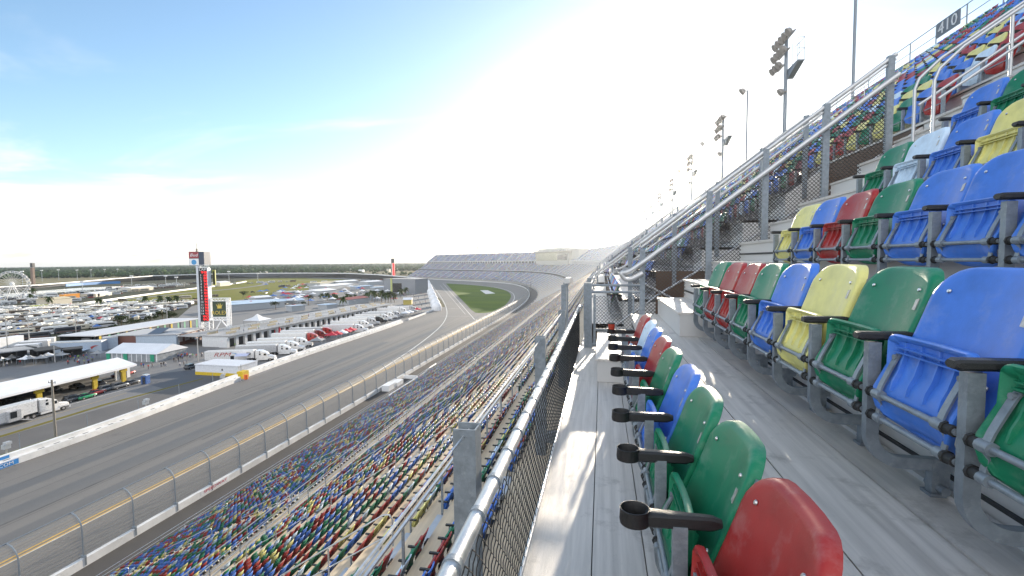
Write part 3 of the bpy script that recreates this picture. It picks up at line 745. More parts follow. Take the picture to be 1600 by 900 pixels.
# infield sheets
flat('paddock', [(-96, -60), (-96, 130), (-108, 330), (-135, 360), (-300, 800), (-420, 960), (-640, 1000), (-640, -60)], .012, PAVE)
flat('parking_lot', [(-232, -60), (-232, 200), (-262, 250), (-330, 330), (-420, 520), (-640, 880), (-1000, 980), (-1000, -60)], .020, LOTG)
# track: everything from the outer wall to the pit wall, tri-oval included
sv = svals(-40, 1110, 25, 8)
trk = [W(s, .4, 0) for s in sv]+[(-560, 900), (-450, 880), (-330, 760), (-250, 640), (-140, 400), (-118, 345), (-112.8, 264.6), (-109, 170), (-105.5, 134), (-101, 67), (-101, -40)]
flat('racetrack', trk, .035, ASPH)
wk = MB(); sweep(wk, [(.4, .05), (8.8, .05)], -40, S_END); structure('walkway', wk, DARKP)
gr = [G(*p) for p in [(697, 443), (710, 457), (726, 473), (740, 488.5), (752, 489.5), (765, 488.5), (778, 485), (788, 478.5), (796, 469.5), (799, 462.5), (796, 457), (788, 453), (770, 448.8), (745, 446), (715, 443.8)]]
flat('tri_oval_grass', smoothline(gr+[gr[0]], 1)[:-1], .05, GRASS)
lm = MB()
ribbon(lm, smoothline([G(*p) for p in [(675, 445), (690, 465), (700, 485), (695, 505), (660, 535), (600, 575)]]+[(-68.8, 120), (-68.6, 90), (-68.6, 40), (-68.6, -20)]), .45, .052)
ribbon(lm, [G(692, 443), G(742, 500)], .4, .052); ribbon(lm, [G(727, 491), G(703, 463), G(688, 446)], .25, .052)
for a, b in (((688, 494), (740, 494.5)), ((700, 482), (728, 483)), ((695, 475), (719, 475))): ribbon(lm, [G(*a), G(*b)], .3, .052)
ribbon(lm, smoothline([G(*p) for p in [(742, 500), (760, 497), (785, 487), (800, 474), (805, 464), (800, 456), (780, 449.5), (740, 444.6), (690, 441)]]), .5, .052)
structure('white_track_line', lm, WL)
ym = MB()
for o in (-9.4, -10.1): sweep(ym, [(o-.14, .054), (o+.14, .054)], -40, 300)
structure('yellow_track_line', ym, YEL)
tm = MB(); Fm = G(785, 456); 
tm.poly([tuple(G(x, y))[:2]+(.07,) for x, y in [(752, 453.2), (764, 459), (772, 458.6), (760, 453)]])
structure('painted_grass_mark', MB().poly([tuple(G(x, y))[:2]+(.058,) for x, y in [(750, 453.5), (762, 453.5), (774, 458.5), (759, 459.5)]]), WL)
# rubber streaks
sk = MB()
for i in range(16):
    x = random.uniform(-97, -71); y0 = random.uniform(30, 200); L0 = random.uniform(30, 110)
    ribbon(sk, [(x, y0), (x+random.uniform(-.6, .2), y0+L0/2), (x-random.uniform(.3, 2.2), y0+L0)], random.uniform(.18, .5), .046+.0002*i)
gv = MB()
for x, w, y1 in ((-74.5, 3.2, 285), (-81.5, 4.2, 240), (-90.5, 3.4, 190)): ribbon(gv, [(x, -30), (x, 90), (x-.8, 160), (x-1.5, y1)], w, .0405)
for x in (-71.2, -78.6, -86.3, -94.4): ribbon(gv, [(x, -30), (x-.2, 120), (x-.5, 270)], .14, .0425, 1)
structure('racing_groove', gv, [mat('rubbered_asphalt', (.098, .094, .089), .6, 0, scale=.12, stretch=(1, .02, 1), col2=(.155, .148, .139)), mat('paving_seam', (.10, .097, .093), .8, 0, .2, .3)])
structure('skid_mark', sk, mat('rubber_streak', (.105, .102, .098), .8, 0, .3, .5))
# inner side: grass strip, road, kerb line
IN = [(-104.4, 18), (-104.4, 67), (-104.4, 84), (-106, 110), (-108.7, 126)]
flat('verge', [(-104.6, 0), (-104.6, 84), (-106.2, 110), (-108.6, 124), (-110.6, 124), (-109.5, 100), (-109.2, 67), (-109.2, 0)], .03, VERGE)
flat('access_road', [(-109.4, 0), (-109.4, 67), (-109.6, 100), (-111, 124), (-119, 128), (-119.5, 100), (-120, 75), (-120, 0)], .026, mat('worn_asphalt', (.085, .082, .08), .85, 0, scale=.08, col2=(.12, .117, .115)))
flat('verge', [(-120.2, 0), (-120.2, 75), (-121.2, 95), (-118.6, 122), (-119.6, 122), (-122.6, 95), (-121.6, 75), (-121.6, 0)], .03, mat('verge_yellow', (.13, .12, .025), .95, 0, spec=.08, scale=.4, col2=(.19, .16, .05)))
l2 = MB(); ribbon(l2, [(-125.3, 30), (-125.3, 80), (-127, 105)], .3, .04); ribbon(l2, [(-130.5, 30), (-130.5, 80), (-131, 110)], .25, .04, 1)
structure('road_line', l2, [mat('faded_line', (.33, .27, .16), .8, 0, .2, .5), WL])
# dark run-off patch by the pit entrance
flat('service_road', [tuple(G(x, y))[:2] for x, y in [(255, 607), (300, 595), (378, 592), (384, 586), (372, 590), (300, 578), (255, 583), (215, 596)]], .024, mat('dark_asphalt', (.075, .082, .095), .8, 0, scale=.1, col2=(.10, .105, .115)))
# ---- outer wall with the catch fence (one thing per post? the fence moves as one)
wl = MB()
prof = [(0, 0), (0, 1.05), (.55, 1.05), (.55, 0)]
sweep(wl, prof, -40, 1110, 0)
wall = thing('outer_wall', 'long white concrete wall with blue-grey top at the outer edge of the track', 'wall')
wl.build('barrier', WHITEW, wall, smooth=0)
m = MB()
for s in np.arange(18.5, 330, 6.05):
    m.box(-59.3-.02+0, -59.3+.58, s-.10, s+.10, .2, 1.35) if s < 285 else None
m.build('post_foot', GALV, wall, smooth=0)
FPX0 = [(.30, .9), (.30, 4.3), (.22, 5.0), (-.05, 5.6), (-.5, 6.05), (-1.1, 6.3)]
fence = thing('catch_fence', 'tall catch fence of curved grey posts and cables leaning over the track', 'fence')
fposts = list(np.arange(18.5, 300, 6.05))+list(np.arange(300, 1000, 7.5))
pm = MB(); pm.tube([(p[0], 0, p[1]) for p in FPX0], .085, 6); pme = pm.mesh('post', GALV, 40)
near_p = fposts[:98]
for s in near_p:
    x, y, a = PATH(s); link('post', pme, fence, (float(x), float(y), 0), float(a))
m = MB()
for s in fposts[98:]: m.beam(W(s, .3, .9), W(s, .3, 5.0), .14)
if m.v: tag(m.build('post', GALV, fence, smooth=0), kind='stuff')
m = MB()
def ring(o, z, w): return [(o-w, z-w), (o+w, z-w), (o+w, z+w), (o-w, z+w)]
for z in np.arange(1.3, 4.6, .42): sweep(m, ring(.2, z, .009), 0, 320, close=True)
sweep(m, ring(-1.1, 6.3, .05), 0, 1000, close=True); sweep(m, ring(-.5, 6.05, .014), 0, 320, close=True)
sweep(m, ring(-.05, 5.6, .014), 0, 320, close=True)
m.build('cable', GALV, fence, smooth=0, fix=False)
fm = bpy.data.materials.new('fence_mesh'); fm.use_nodes = True; fn = fm.node_tree
pb = fn.nodes['Principled BSDF']; pb.inputs['Base Color'].default_value = (.36, .33, .27, 1); pb.inputs['Roughness'].default_value = .55; pb.inputs['Metallic'].default_value = .3; pb.inputs['Alpha'].default_value = .15
m = MB(); sweep(m, FPX0, 0, 1000); m.build('mesh_panel', fm, fence, smooth=30, fix=False)
# flag stand and boxes on the walkway
ws = thing('walkway_box', 'pair of white wheeled crates on the walkway against the track wall', 'crate')
m = MB()
for (o0, o1, s0, s1, h) in ((.9, 3.0, 117, 121.5, 1.5), (1.1, 3.2, 122, 126, 1.1)): m.box(-59.3+o0, -59.3+o1, s0, s1, .06, h); m.box(-59.3+o0-.05, -59.3+o1+.05, s0-.05, s1+.05, h, h+.08)
m.build('crate', WHITEP, ws, smooth=0)
rp = thing('walkway_ramp', 'white tilted panel of a folded gangway beside the front seats', 'gangway')
m = MB(); a = MB(); x0 = -59.3+5.2
m.prism([(x0, .4), (x0+.2, .2), (x0+3.4, 3.0), (x0+3.2, 3.2)], 133, 139); m.build('panel', WHITEP, rp, smooth=0)
for y in (133.5, 138.5): a.beam((x0+2.6, y, .05), (x0+2.6, y, 2.3), .15)
a.build('leg', GALV, rp, smooth=0)
wg = thing('walkway_barrier', 'low white barrier crossing the dark walkway before the flag stand', 'barrier')
m = MB(); m.box(-58.3, -54, 131, 131.4, .05, 1.0); m.box(-54, -53.6, 112, 131, .05, .8); m.build('barrier', WHITEP, wg, smooth=0)
fl = thing('flag_stand', 'small grey platform hanging over the outer wall at the bend', 'platform')
x, y, a_0 = [float(v) for v in PATH(520)]
m = MB(); m.box(-2, 3, -4, 4, 7.0, 7.3); m.box(-2, 3, -4, 4, 10.2, 10.5); [m.box(i, i+.3, j, j+.3, 0, 10.2) for i in (-1.9, 2.6) for j in (-3.9, 3.6)]; m.box(-2, -1.9, -4, 4, 7.3, 8.3)
m.build('frame', mat('grey_platform', (.2, .21, .22), .6), fl, smooth=0); fl.location = (x, y, 0); fl.rotation_euler = (0, 0, a_0)
# ---- inner white wall (two runs)
def wallrun(name, label, pts, ledge=True):
    o = thing(name, label, 'wall')
    P = smoothline(pts, 2); m = MB(); d = MB(); 
    def off(i, k):
        t = (P[min(i+1, len(P)-1)]-P[max(i-1, 0)]).normalized(); n = Vector((t.y, -t.x)); return P[i]-n*k
    prof = [(0, 0), (0, 1.15), (.9, 1.25), (.9, 1.9), (1.6, 1.95), (1.6, 0)] if ledge else [(0, 0), (0, 1.1), (.7, 1.1), (.7, 0)]
    n = len(prof); vs = [(*off(i, k), z) for i in range(len(P)) for k, z in prof]
    m.add(vs, [(i*n+k, i*n+k+1, i*n+n+k+1, i*n+n+k) for i in range(len(P)-1) for k in range(n-1)]+[tuple(range(n)), tuple((len(P)-1)*n+k for k in range(n))[::-1]])
    m.build('barrier', WHITEW, o, smooth=0)
    if ledge:
        L0 = 0.0
        for i in range(len(P)-1):
            a, b = P[i], P[i+1]; L = (b-a).length; s = -L0 % 2.6
            while s+1.1 < L:
                q0, q1 = a.lerp(b, s/L), a.lerp(b, (s+1.1)/L); t = (b-a).normalized(); nn = Vector((t.y, -t.x))
                d.quad((*(q0-nn*.30), 1.187), (*(q1-nn*.30), 1.187), (*(q1-nn*.62), 1.222), (*(q0-nn*.62), 1.222)); s += 2.6
            L0 += L
        d.build('slot', mat('dark_slot', (.16, .165, .17), .7), o, smooth=0, fix=False)
    return o
w1 = wallrun('inner_wall', 'thick white stepped barrier on the infield side of the near straight', [(-101.2, 10), (-101.2, 67), (-101.5, 78), (-102.4, 90), (-104.5, 108), (-105.6, 121.5)])
wallrun('pit_wall', 'white pit wall running in front of the parked trucks', [(-106.9, 126), (-108.5, 150), (-109.3, 185), (-109.8, 223), (-111.5, 252)])
wallrun('pit_wall', 'lower farther stretch of the pit wall before its white end block', [(-112.6, 263), (-114.5, 295)], False)
wallrun('pit_wall', 'tall white end block of the pit wall nearest the pit exit', [(-115, 297), (-117.2, 329)], False)
e = thing('yellow_wall_end', 'yellow and white painted end of the pit wall', 'barrier'); m = MB(); m.box(-108.6, -106.6, 123.4, 126, 0, 2.1); m.build('block', mat('yellow_block', (.62, .44, .02), .55), e, smooth=0)
e = thing('orange_barrel', 'orange safety barrel at the gap between the white walls', 'barrel'); e.location = (-105.3, 123.2, 0)
m = MB(); m.lathe([(.55, 0), (.6, .4), (.55, .9), (.58, 1.3), (.4, 1.4)], n=14); m.build('drum', mat('orange_plastic', (.75, .16, .03), .5), e)
def text(name, s, size, M, m, parent, ext=.01, align='CENTER', shear=0.0, sx=1.0):
    cu = bpy.data.curves.new(name, 'FONT'); cu.body = s; cu.size = size; cu.extrude = ext; cu.align_x = align; cu.align_y = 'CENTER'; cu.shear = shear; cu.resolution_u = 2
    o = bpy.data.objects.new(name, cu); dg = bpy.context.evaluated_depsgraph_get(); COL.objects.link(o)
    dg = bpy.context.evaluated_depsgraph_get(); me = bpy.data.meshes.new_from_object(o.evaluated_get(dg)); bpy.data.objects.remove(o)
    me.transform(M @ Matrix.Diagonal((sx, 1, 1, 1))); me.materials.clear(); me.materials.append(m)
    return link(name, me, parent)
def facing(origin, xdir, zdir=(0, 0, 1)):
    """matrix putting text's x along xdir and y along zdir"""
    x = Vector(xdir).normalized(); y = Vector(zdir).normalized(); z = x.cross(y)
    return Matrix(((x.x, y.x, z.x, origin[0]), (x.y, y.y, z.y, origin[1]), (x.z, y.z, z.z, origin[2]), (0, 0, 0, 1)))
BLUEP = mat('blue_banner', (.03, .22, .55), .5)
for i, (x, z0, z1, y1, lab) in enumerate(((-101.17, .12, 1.02, 63.9, 'lower blue banner with white web address on the white inner wall'), (-102.07, 1.32, 1.84, 63.2, 'upper blue banner with white web address on the white inner wall'))):
    b = thing('wall_banner', lab, 'banner'); m = MB(); m.box(x, x+.02, 45, y1, z0, z1); m.build('panel', BLUEP, b, smooth=0)
    text('lettering', 'DAYTONA.COM', (z1-z0)*.95, facing((x+.03, y1-4.2, (z0+z1)/2), (0, 1, 0)), WHITEP, b, sx=1.1)
# red lettering strip on the outer wall
b = thing('wall_banner', 'white strip with faint red lettering on the outer track wall', 'banner'); m = MB(); m.box(-58.745, -58.73, 58.8, 64.2, .35, .95); m.build('panel', WHITEP, b, smooth=0)
text('lettering', 'SPEEDWAY', .6, facing((-58.72, 61.5, .66), (0, 1, 0)), mat('red_lettering', (.5, .05, .05), .5), b, sx=1.5)
# camera boxes and wire fence posts along the inner verge, utility pole
def jb(x, y, lab):
    o = thing('camera_box', lab, 'camera', (x, y, 0)); m = MB(); m.tube([(0, 0, 0), (0, 0, 1.7)], .12, 8); m.build('post', CONC, o)
    m = MB(); m.box(-.4, .4, -.5, .5, 1.7, 2.5); m.box(-.25, .55, -.3, .6, 2.5, 2.95); m.build('housing', mat('grey_housing', (.38, .40, .42), .5), o, smooth=0)
jb(-106.6, 92.5, 'small grey camera box by the verge, nearest to the utility pole'); jb(-108.2, 117.5, 'small grey camera box by the verge, nearest to the white wall end'); jb(-106.4, 65.5, 'small pale camera box at the left picture edge behind the wall')
vf = thing('verge_fence', 'thin wire fence with grey posts behind the white inner wall', 'fence')
for i in range(10):
    y = 20+11.6*i; x = -104.6-max(0, y-80)*.075
    m = MB(); m.tube([(x, y, 0), (x, y, 4.2)], .07, 6); m.build('post', GALV, vf)
up = thing('utility_pole', 'tall weathered wooden utility pole standing beside the white inner wall', 'pole', (-107.3, 74.0, 0)); m = MB(); m.tube([(0, 0, 0), (0, 0, 12.2)], [.24, .17], 10); m.build('shaft', mat('weathered_wood', (.20, .185, .16), .9, 0, .3, 3, (4, 4, .3)), up)
m = MB(); m.beam((-.9, 0, 11.6), (.9, 0, 11.6), .12); [m.tube([(x, 0, 11.65), (x, 0, 12.0)], .06, 6) for x in (-.8, .8)]; m.build('crossarm', mat('weathered_wood', (.2, .18, .16)), up)
# 410 section sign on the top fence
sg = thing('section_sign', 'slate blue sign reading 410 hung on the top fence of the stand', 'sign')
xs = XO+xt+.02-XO; m = MB(); m.box(xs-.06, xs-.01, 33.35, 35.35, H+13.72, H+14.62); m.build('panel', mat('slate_panel', (.15, .17, .20), .5), sg, smooth=0)
text('lettering', '410', .98, facing((xs-.075, 34.35, H+14.15), (0, -1, 0)), WHITEP, sg, sx=1.15)
# ---- light poles along the back of the stand
FIX = mat('lamp_housing', (.30, .28, .26), .5, .3)
def floodpole(base, rot, top, tower, label, grp):
    o = thing('light_pole', label, 'light pole', base, rot, grp); z = top-base[2]
    m = MB(); m.tube([(0, 0, 0), (0, 0, z)], [.33, .22] if tower else [.19, .13], 8); m.build('mast', GALV, o)
    if tower:
        for y, zz in [(-2.6+1.15*i, z-.1) for i in range(5)]+[(-.9+1.1*i, z-1.5) for i in range(4)]+[(.6+1.1*i, z-2.9) for i in range(3)]+[(-.4, z-6.6)]:
            m = MB(); m.lathe([(.12, .55), (.36, .40), (.50, .08), (.52, -.05), (.0, -.06)], n=9, cap=False); m.xform(Matrix.Translation((-.8, y, zz-.1)) @ Matrix.Rotation(R_(58), 4, 'Y'))
            m.beam((-.55, y, zz), (0, y, zz), .1); m.build('floodlight', FIX, o)
        m = MB()
        for y0, y1, zz in ((-2.8, 2.2, z-.05), (-1.2, 2.6, z-1.5), (0, 3.0, z-2.9), (-.5, 0, z-6.6)): m.beam((0, y0, zz), (0, y1, zz), .14)
        m.build('crossarm', FIX, o, smooth=0)
        m = MB(); m.box(.1, .9, -3.4, -.1, z-4.0, z-3.85); m.prism([(-3.4, z-4.0), (-.1, z-4.0), (-.1, z-5.0)], .15, .85, 'x')
        for p in ((.12, -3.35), (.88, -3.35), (.88, -1.7), (.12, -1.7)): m.beam((p[0], p[1], z-3.9), (p[0], p[1], z-1.2), .05)
        for zz in (z-1.2, z-2.5): m.beam((.88, -.2, zz), (.88, -3.35, zz), .05); m.beam((.12, -3.35, zz), (.88, -3.35, zz), .05)
        m.build('platform', GALV, o, smooth=0)
    else:
        m = MB(); m.lathe([(.12, .55), (.38, .42), (.55, .05), (.58, -.1), (.0, -.11)], n=10, cap=False); m.xform(Matrix.Translation((-.95, -.35, z-.25)) @ Matrix.Rotation(R_(52), 4, 'Y')); m.beam((-.8, -.3, z-.1), (0, 0, z-.1), .1); m.build('floodlight', FIX, o)
    return o
LPN = [(50.5, 0, 31.5), (67.5, 1, 27.7), (84, 0, 27.0), (99.7, 1, 26.8), (115.2, 0, 26), (132, 1, 26.4)]
LPW = ['light pole rising out of the picture top, nearest to the camera', 'tall floodlight tower with lamp cluster and platform, the nearest one', 'single lamp pole between the two nearest floodlight towers', 'second nearest floodlight tower with lamp cluster and platform', 'single lamp pole beyond the second floodlight tower', 'third floodlight tower, washed out by the sun']
for (s, tw, zt_), lab in zip(LPN, LPW): floodpole(W(s, XO+23.0, 0), 0, H+zt_, tw, lab, 'light poles behind the grandstand')
src = {}
for i, s in enumerate(np.arange(149, 1010, 17.0)):
    x, y, z = W(s, XO+23, 0); tw = i % 2; lab = 'distant floodlight mast standing behind the far curve of the grandstand'
    if tw not in src: src[tw] = floodpole((x, y, 0), float(PATH(s)[2]), H+26, tw, lab, 'distant light masts behind the grandstand')
    else: copy_tree(src[tw], loc=(x, y, 0), rotz=float(PATH(s)[2]))
# ---- suite building on the far stand
SA_, SB_ = Vector(W(722, 57.5, H-1.6)), Vector(W(596, 57.5, H-1.6)); SL = (SB_-SA_).length
sb = thing('suite_building', 'pale glass-fronted suite block standing on top of the far grandstand', 'building', SA_, math.atan2(SB_.y-SA_.y, SB_.x-SA_.x))
m = MB(); m.box(0, SL, 0, 26, -6, 12.6); m.box(-2, SL+4, -3, 28, 12.6, 15.2); m.box(SL*.04, SL*.80, 2, 24, 15.2, 18.0); m.box(SL, SL+26, 4, 24, 3, 15.0); m.box(SL, SL+12, 2, 20, -6, 3); m.build('body', mat('pale_cladding', (.50, .49, .45), .6), sb, smooth=0)
m = MB(); m.prism([(SL*.02, .5), (SL*.70, .5), (SL*.70, 12), (-SL*.02, 12)], -.35, -.05, 'y'); m.build('window', mat('warm_glass', (.46, .44, .33), .25, .2), sb, smooth=0)
m = MB(); m.box(SL*.71, SL*.97, -.36, -.05, 1.2, 8.8); m.build('window', mat('dark_glass', (.10, .105, .11), .15, .3), sb, smooth=0)
m = MB(); [m.box(SL*i/26+.5, SL*(i+.7)/26, -3.12, -2.98, 13.0, 14.8) for i in range(26)]; m.build('window_band', mat('grey_glass', (.25, .27, .30), .2, .2), sb, smooth=0)
# ---------------------------------------------------------------- infield: vehicles, tents, buildings, people
def depth(p): return (Vector(p)-Vector((0, 0, H))).dot(_f)
def ppm(p): return FPX/depth(p)                           # photo pixels per metre at p
def ZAT(p, py):
    """height above base point p whose image lies on photo row py"""
    lo, hi = 0.0, 120.0
    for _ in range(40):
        mid = (lo+hi)/2
        if PJ((p[0], p[1], mid))[1] > py: lo = mid
        else: hi = mid
    return lo
CARP = {n: mat(n+'_car_paint', c, .3, .1, .05, 3, coat=.5) for n, c in {'white': (.70, .70, .70), 'black': (.02, .02, .022), 'dark': (.05, .055, .065), 'grey': (.16, .17, .18), 'silver': (.42, .43, .45), 'red': (.38, .035, .03), 'green': (.03, .28, .12), 'blue': (.05, .12, .33), 'beige': (.50, .45, .36), 'orange': (.75, .30, .04), 'maroon': (.16, .03, .03)}.items()}
GLASS = mat('dark_window_glass', (.02, .024, .03), .12, 0, .1, 2)
TYRE = mat('tyre_rubber', (.02, .02, .02), .8); RIM = mat('wheel_rim', (.4, .4, .42), .35, .8)
def wheel_mesh(r=.36, w=.24):
    m = MB(); m.tube([(0, -w/2, 0), (0, w/2, 0)], r, 14); m.tube([(0, -w/2-.01, 0), (0, w/2+.01, 0)], r*.58, 10, 1); return m.mesh('wheel', [TYRE, RIM])
WH = wheel_mesh(); WHB = wheel_mesh(.52, .3)
def loft(mb, secs, mi=0):
    """secs: list of (x, [(y,z)...]) closed sections"""
    n = len(secs[0][1]); vs = [(x, y, z) for x, s in secs for y, z in s]
    return mb.add(vs, [(i*n+k, i*n+(k+1) % n, (i+1)*n+(k+1) % n, (i+1)*n+k) for i in range(len(secs)-1) for k in range(n)]+[tuple(range(n))[::-1], tuple((len(secs)-1)*n+k for k in range(n))], mi)
def sec(w, z0, z1, c=.12): return [(-w+c, z0), (w-c, z0), (w, z0+c), (w, z1-c), (w-c, z1), (-w+c, z1), (-w, z1-c), (-w, z0+c)]
CBODY = loft(MB(), [(-2.25, sec(.72, .42, .78)), (-2.1, sec(.86, .30, .92)), (-1.2, sec(.90, .24, .98)), (1.0, sec(.90, .24, .95)), (1.9, sec(.86, .27, .82)), (2.3, sec(.70, .36, .66))])
CCAB = loft(MB(), [(-1.75, sec(.70, .90, .96, .02)), (-1.0, sec(.66, .90, 1.40, .1)), (.15, sec(.66, .90, 1.44, .1)), (1.1, sec(.72, .90, .96, .02))])
SUVB = loft(MB(), [(-2.3, sec(.80, .5, .95)), (-2.2, sec(.92, .36, 1.1)), (1.2, sec(.93, .32, 1.1)), (2.1, sec(.9, .34, 1.0)), (2.35, sec(.76, .42, .85))])
SUVC = loft(MB(), [(-2.1, sec(.80, 1.06, 1.14, .03)), (-1.8, sec(.76, 1.06, 1.72, .1)), (.3, sec(.76, 1.06, 1.75, .1)), (1.2, sec(.80, 1.06, 1.12, .03))])
CROOF = MB().box(-.95, .12, -.55, .55, 1.425, 1.46); SROOF = MB().box(-1.75, .3, -.66, .66, 1.73, 1.775)
def car(colr, loc, rz, label, grp=None, suv=False):
    t = thing('parked_car', label, 'car', loc, rz, grp)
    k = 'suv' if suv else 'car'
    for nm, mb, m in (('body', SUVB if suv else CBODY, CARP[colr]), ('window', SUVC if suv else CCAB, GLASS), ('roof', SROOF if suv else CROOF, CARP[colr])):
        key = k+nm+(colr if nm != 'window' else '')
        if key not in ME: ME[key] = mb.mesh(nm, m, 50)
        link(nm, ME[key], t)
    for x in (-1.38, 1.42):
        for y in (-.82, .82): link('wheel', WH, t, (x, y, .36))
    return t
def hdg(a, b): d = b-a; return math.atan2(d.y, d.x)
# ---- semi trucks: local x forward, nose at x=0
def truck(cab, trl, nose, rz, label, grp='race transporters parked nose-out along the pit wall', tlen=15.0, z=0):
    t = thing('transporter_truck', label, 'truck', nose, rz, grp)
    def P(nm, key, mk, m, sm=40, par=None, loc=None):
        if key not in ME: ME[key] = mk().mesh(nm, m, sm)
        return link(nm, ME[key], par or t, loc)
    def cabm():
        m = MB(); c = .16
        loft(m, [(-6.4, sec(1.22, 1.0, 3.2, c)), (-6.3, sec(1.25, 1.0, 3.95, c)), (-4.6, sec(1.25, .9, 3.9, c)), (-3.5, sec(1.22, .8, 3.35, c)), (-2.75, sec(1.15, .8, 2.95, c)), (-2.2, sec(1.1, .8, 2.1, c)), (-.35, sec(.98, .75, 1.75, c)), (-.05, sec(.90, .75, 1.55, c))])
        m.box(-.25, 0, -1.2, 1.2, .4, .85); m.box(-6.2, -2.3, -1.24, -.9, .45, .95); m.box(-6.2, -2.3, .9, 1.24, .45, .95); m.box(-2.3, -.4, -1.2, -.85, .9, 1.25); m.box(-2.3, -.4, .85, 1.2, .9, 1.25); return m
    def winm():
        m = MB(); m.add([(-2.72, -1.0, 2.86), (-2.72, 1.0, 2.86), (-2.2, .95, 2.12), (-2.2, -.95, 2.12)], [(0, 1, 2, 3)])
        for s in (-1, 1): m.box(-3.6, -2.8, s*1.2-.03, s*1.2+.03, 2.1, 2.8); m.box(-5.2, -4.6, s*1.25-.015, s*1.25+.015, 2.3, 2.9); m.box(-5.1, -4.7, s*1.25-.015, s*1.25+.015, 3.2, 3.6)
        return m
    P('cab', 'cab'+cab, cabm, CARP[cab]); P('window', 'tkwin', winm, GLASS)
    P('exhaust', 'tkex', lambda: MB().tube([(-6.55, -1.05, .9), (-6.55, -1.05, 4.2)], .1, 8).tube([(-6.55, 1.05, .9), (-6.55, 1.05, 4.2)], .1, 8), RIM)
    P('chassis', 'tkch', lambda: MB().box(-9.2, -1, -.5, .5, .6, .95), DARK)
    x1 = -6.9; x0 = x1-tlen
    def trm():
        m = MB(); loft(m, [(x0, sec(1.28, .85, 4.05, .1)), (x1-2.8, sec(1.28, .85, 4.05, .1)), (x1-2.75, sec(1.28, 1.25, 4.05, .1)), (x1, sec(1.26, 1.25, 4.05, .12))]); return m
    tr = P('trailer', 'trl%s%.1f' % (trl, tlen), trm, CARP[trl])
    P('roof_panel', 'rfp%.1f' % tlen, lambda: MB().box(x0+.2, x1-.2, -1.1, 1.1, 4.05, 4.09), mat('trailer_roof', (.58, .58, .57), .5, .2), par=tr)
    for x in (-1.5, -7.6, -8.8, x0+2.2, x0+3.5):
        for y in (-1.05, 1.05): link('wheel', WHB, t, (x, y, .52))
    return t
c5 = lambda x, y: (320+x/8, 460+y/8)
c6 = lambda x, y: (500+x/8, 410+y/8)
c4 = lambda x, y: (160+x/8, 490+y/8)
c3 = lambda x, y: (x/8, 490+y/8)
c1 = lambda x, y: (x/8, 390+y/8)
N1 = G(431, 563); HD = hdg(G(324, 563.5), G(429, 560.5))
t0 = truck('white', 'white', N1, HD, 'white transporter with red RPM lettering and blue swoosh, nearest in the truck row', tlen=16.5)
side = Matrix.Translation((-15.5, -1.31, 2.75)) @ facing((0, 0, 0), (1, 0, 0)).to_4x4()
text('lettering', 'RPM', 2.0, side @ Matrix.Translation((-2.2, 0, 0)), mat('red_vinyl', (.36, .06, .06), .5), t0, shear=.35, sx=1.5)
m = MB(); P_ = []
for i in range(13):
    a = R_(-70+140*i/12); P_.append((-14.2+2.9*math.cos(a)-1, 2.6+.85*math.sin(a)))
for i in range(12):
    (xa, za), (xb, zb) = P_[i], P_[i+1]; m.quad((xa, -1.30, za), (xb, -1.30, zb), (xb-.45, -1.30, zb*.9+.26), (xa-.45, -1.30, za*.9+.26))
m.build('swoosh', mat('blue_vinyl', (.08, .25, .55), .5), t0, smooth=0, fix=False)
m = MB(); m.box(-14.8, -13.6, -1.31, -1.28, .95, 2.3); m.box(-9.4, -8.0, -1.31, -1.28, 2.5, 3.3); m.build('side_door', GLASS, t0, smooth=0)
m = MB(); m.prism([(-1.3, 3.0), (-3.9, 2.5), (-3.9, 2.58), (-1.3, 3.08)], -12.4, -8.2, 'x'); [m.beam((x, -3.85, 0), (x, -3.85, 2.5), .06) for x in (-12.3, -8.3)]; m.build('awning', mat('lilac_canvas', (.55, .58, .75), .7), t0, smooth=0)
TRK = [(464, 553.5, 'white', 'silver', 'second transporter in the row, white cab and pale grey trailer'), (476.5, 547.5, 'white', 'white', 'third white transporter in the truck row'), (489, 541.5, 'white', 'white', 'fourth white transporter, just before the red cabs'),
       (505, 533, 'red', 'white', 'transporter with dark red cab, first of the red ones'), (516, 528, 'maroon', 'white', 'transporter with dark red cab, second of the red ones'), (527, 523.5, 'red', 'silver', 'transporter with dark red cab, third of the red ones'),
       (575.5, 518.5, 'white', 'white', 'white transporter with long clean trailer beyond the red cabs'), (583, 512, 'white', 'white', 'white transporter beside the silver cab, farther along the pit wall'), (594, 507.5, 'silver', 'white', 'transporter with silver cab and white trailer'),
       (606, 504.5, 'black', 'white', 'transporter with the only black cab, behind the white tractors'), (613, 500.5, 'white', 'white', 'white tractor in the far group near the low pit wall, closest of three'), (622, 497.5, 'white', 'silver', 'white tractor in the far group near the low pit wall, middle of three'), (631, 495.5, 'silver', 'white', 'silver tractor in the far group near the low pit wall, farthest of three'),
       (640, 489.5, 'white', 'white', 'transporter with white cab near the white dome tents'), (655, 486.5, 'silver', 'white', 'transporter with silver cab near the white dome tents')]
for x, y, c, t_, lab in TRK: truck(c, t_, G(x, y), HD+.03, lab, tlen=14.5)
a, b = G(-20, 672), G(105, 637)
tk = truck('white', 'white', G(104, 637.5), hdg(a, b), 'white transporter with red lettering driving past the white canopy on the left', 'lone transporters', tlen=15)
text('lettering', 'racing', 1.25, Matrix.Translation((-18.6, -1.31, 2.6)) @ facing((0, 0, 0), (1, 0, 0)), mat('red_vinyl', (.5, .06, .06)), tk, shear=.3, sx=1.3)
m = MB(); m.box(-12.9, -10.6, -2.2, -1.29, .9, 3.2); m.build('entry_box', CARP['silver'], tk, smooth=0); m = MB(); m.box(-12.6, -11.4, -2.23, -2.2, 1.6, 3.0); m.build('side_door', GLASS, tk, smooth=0)
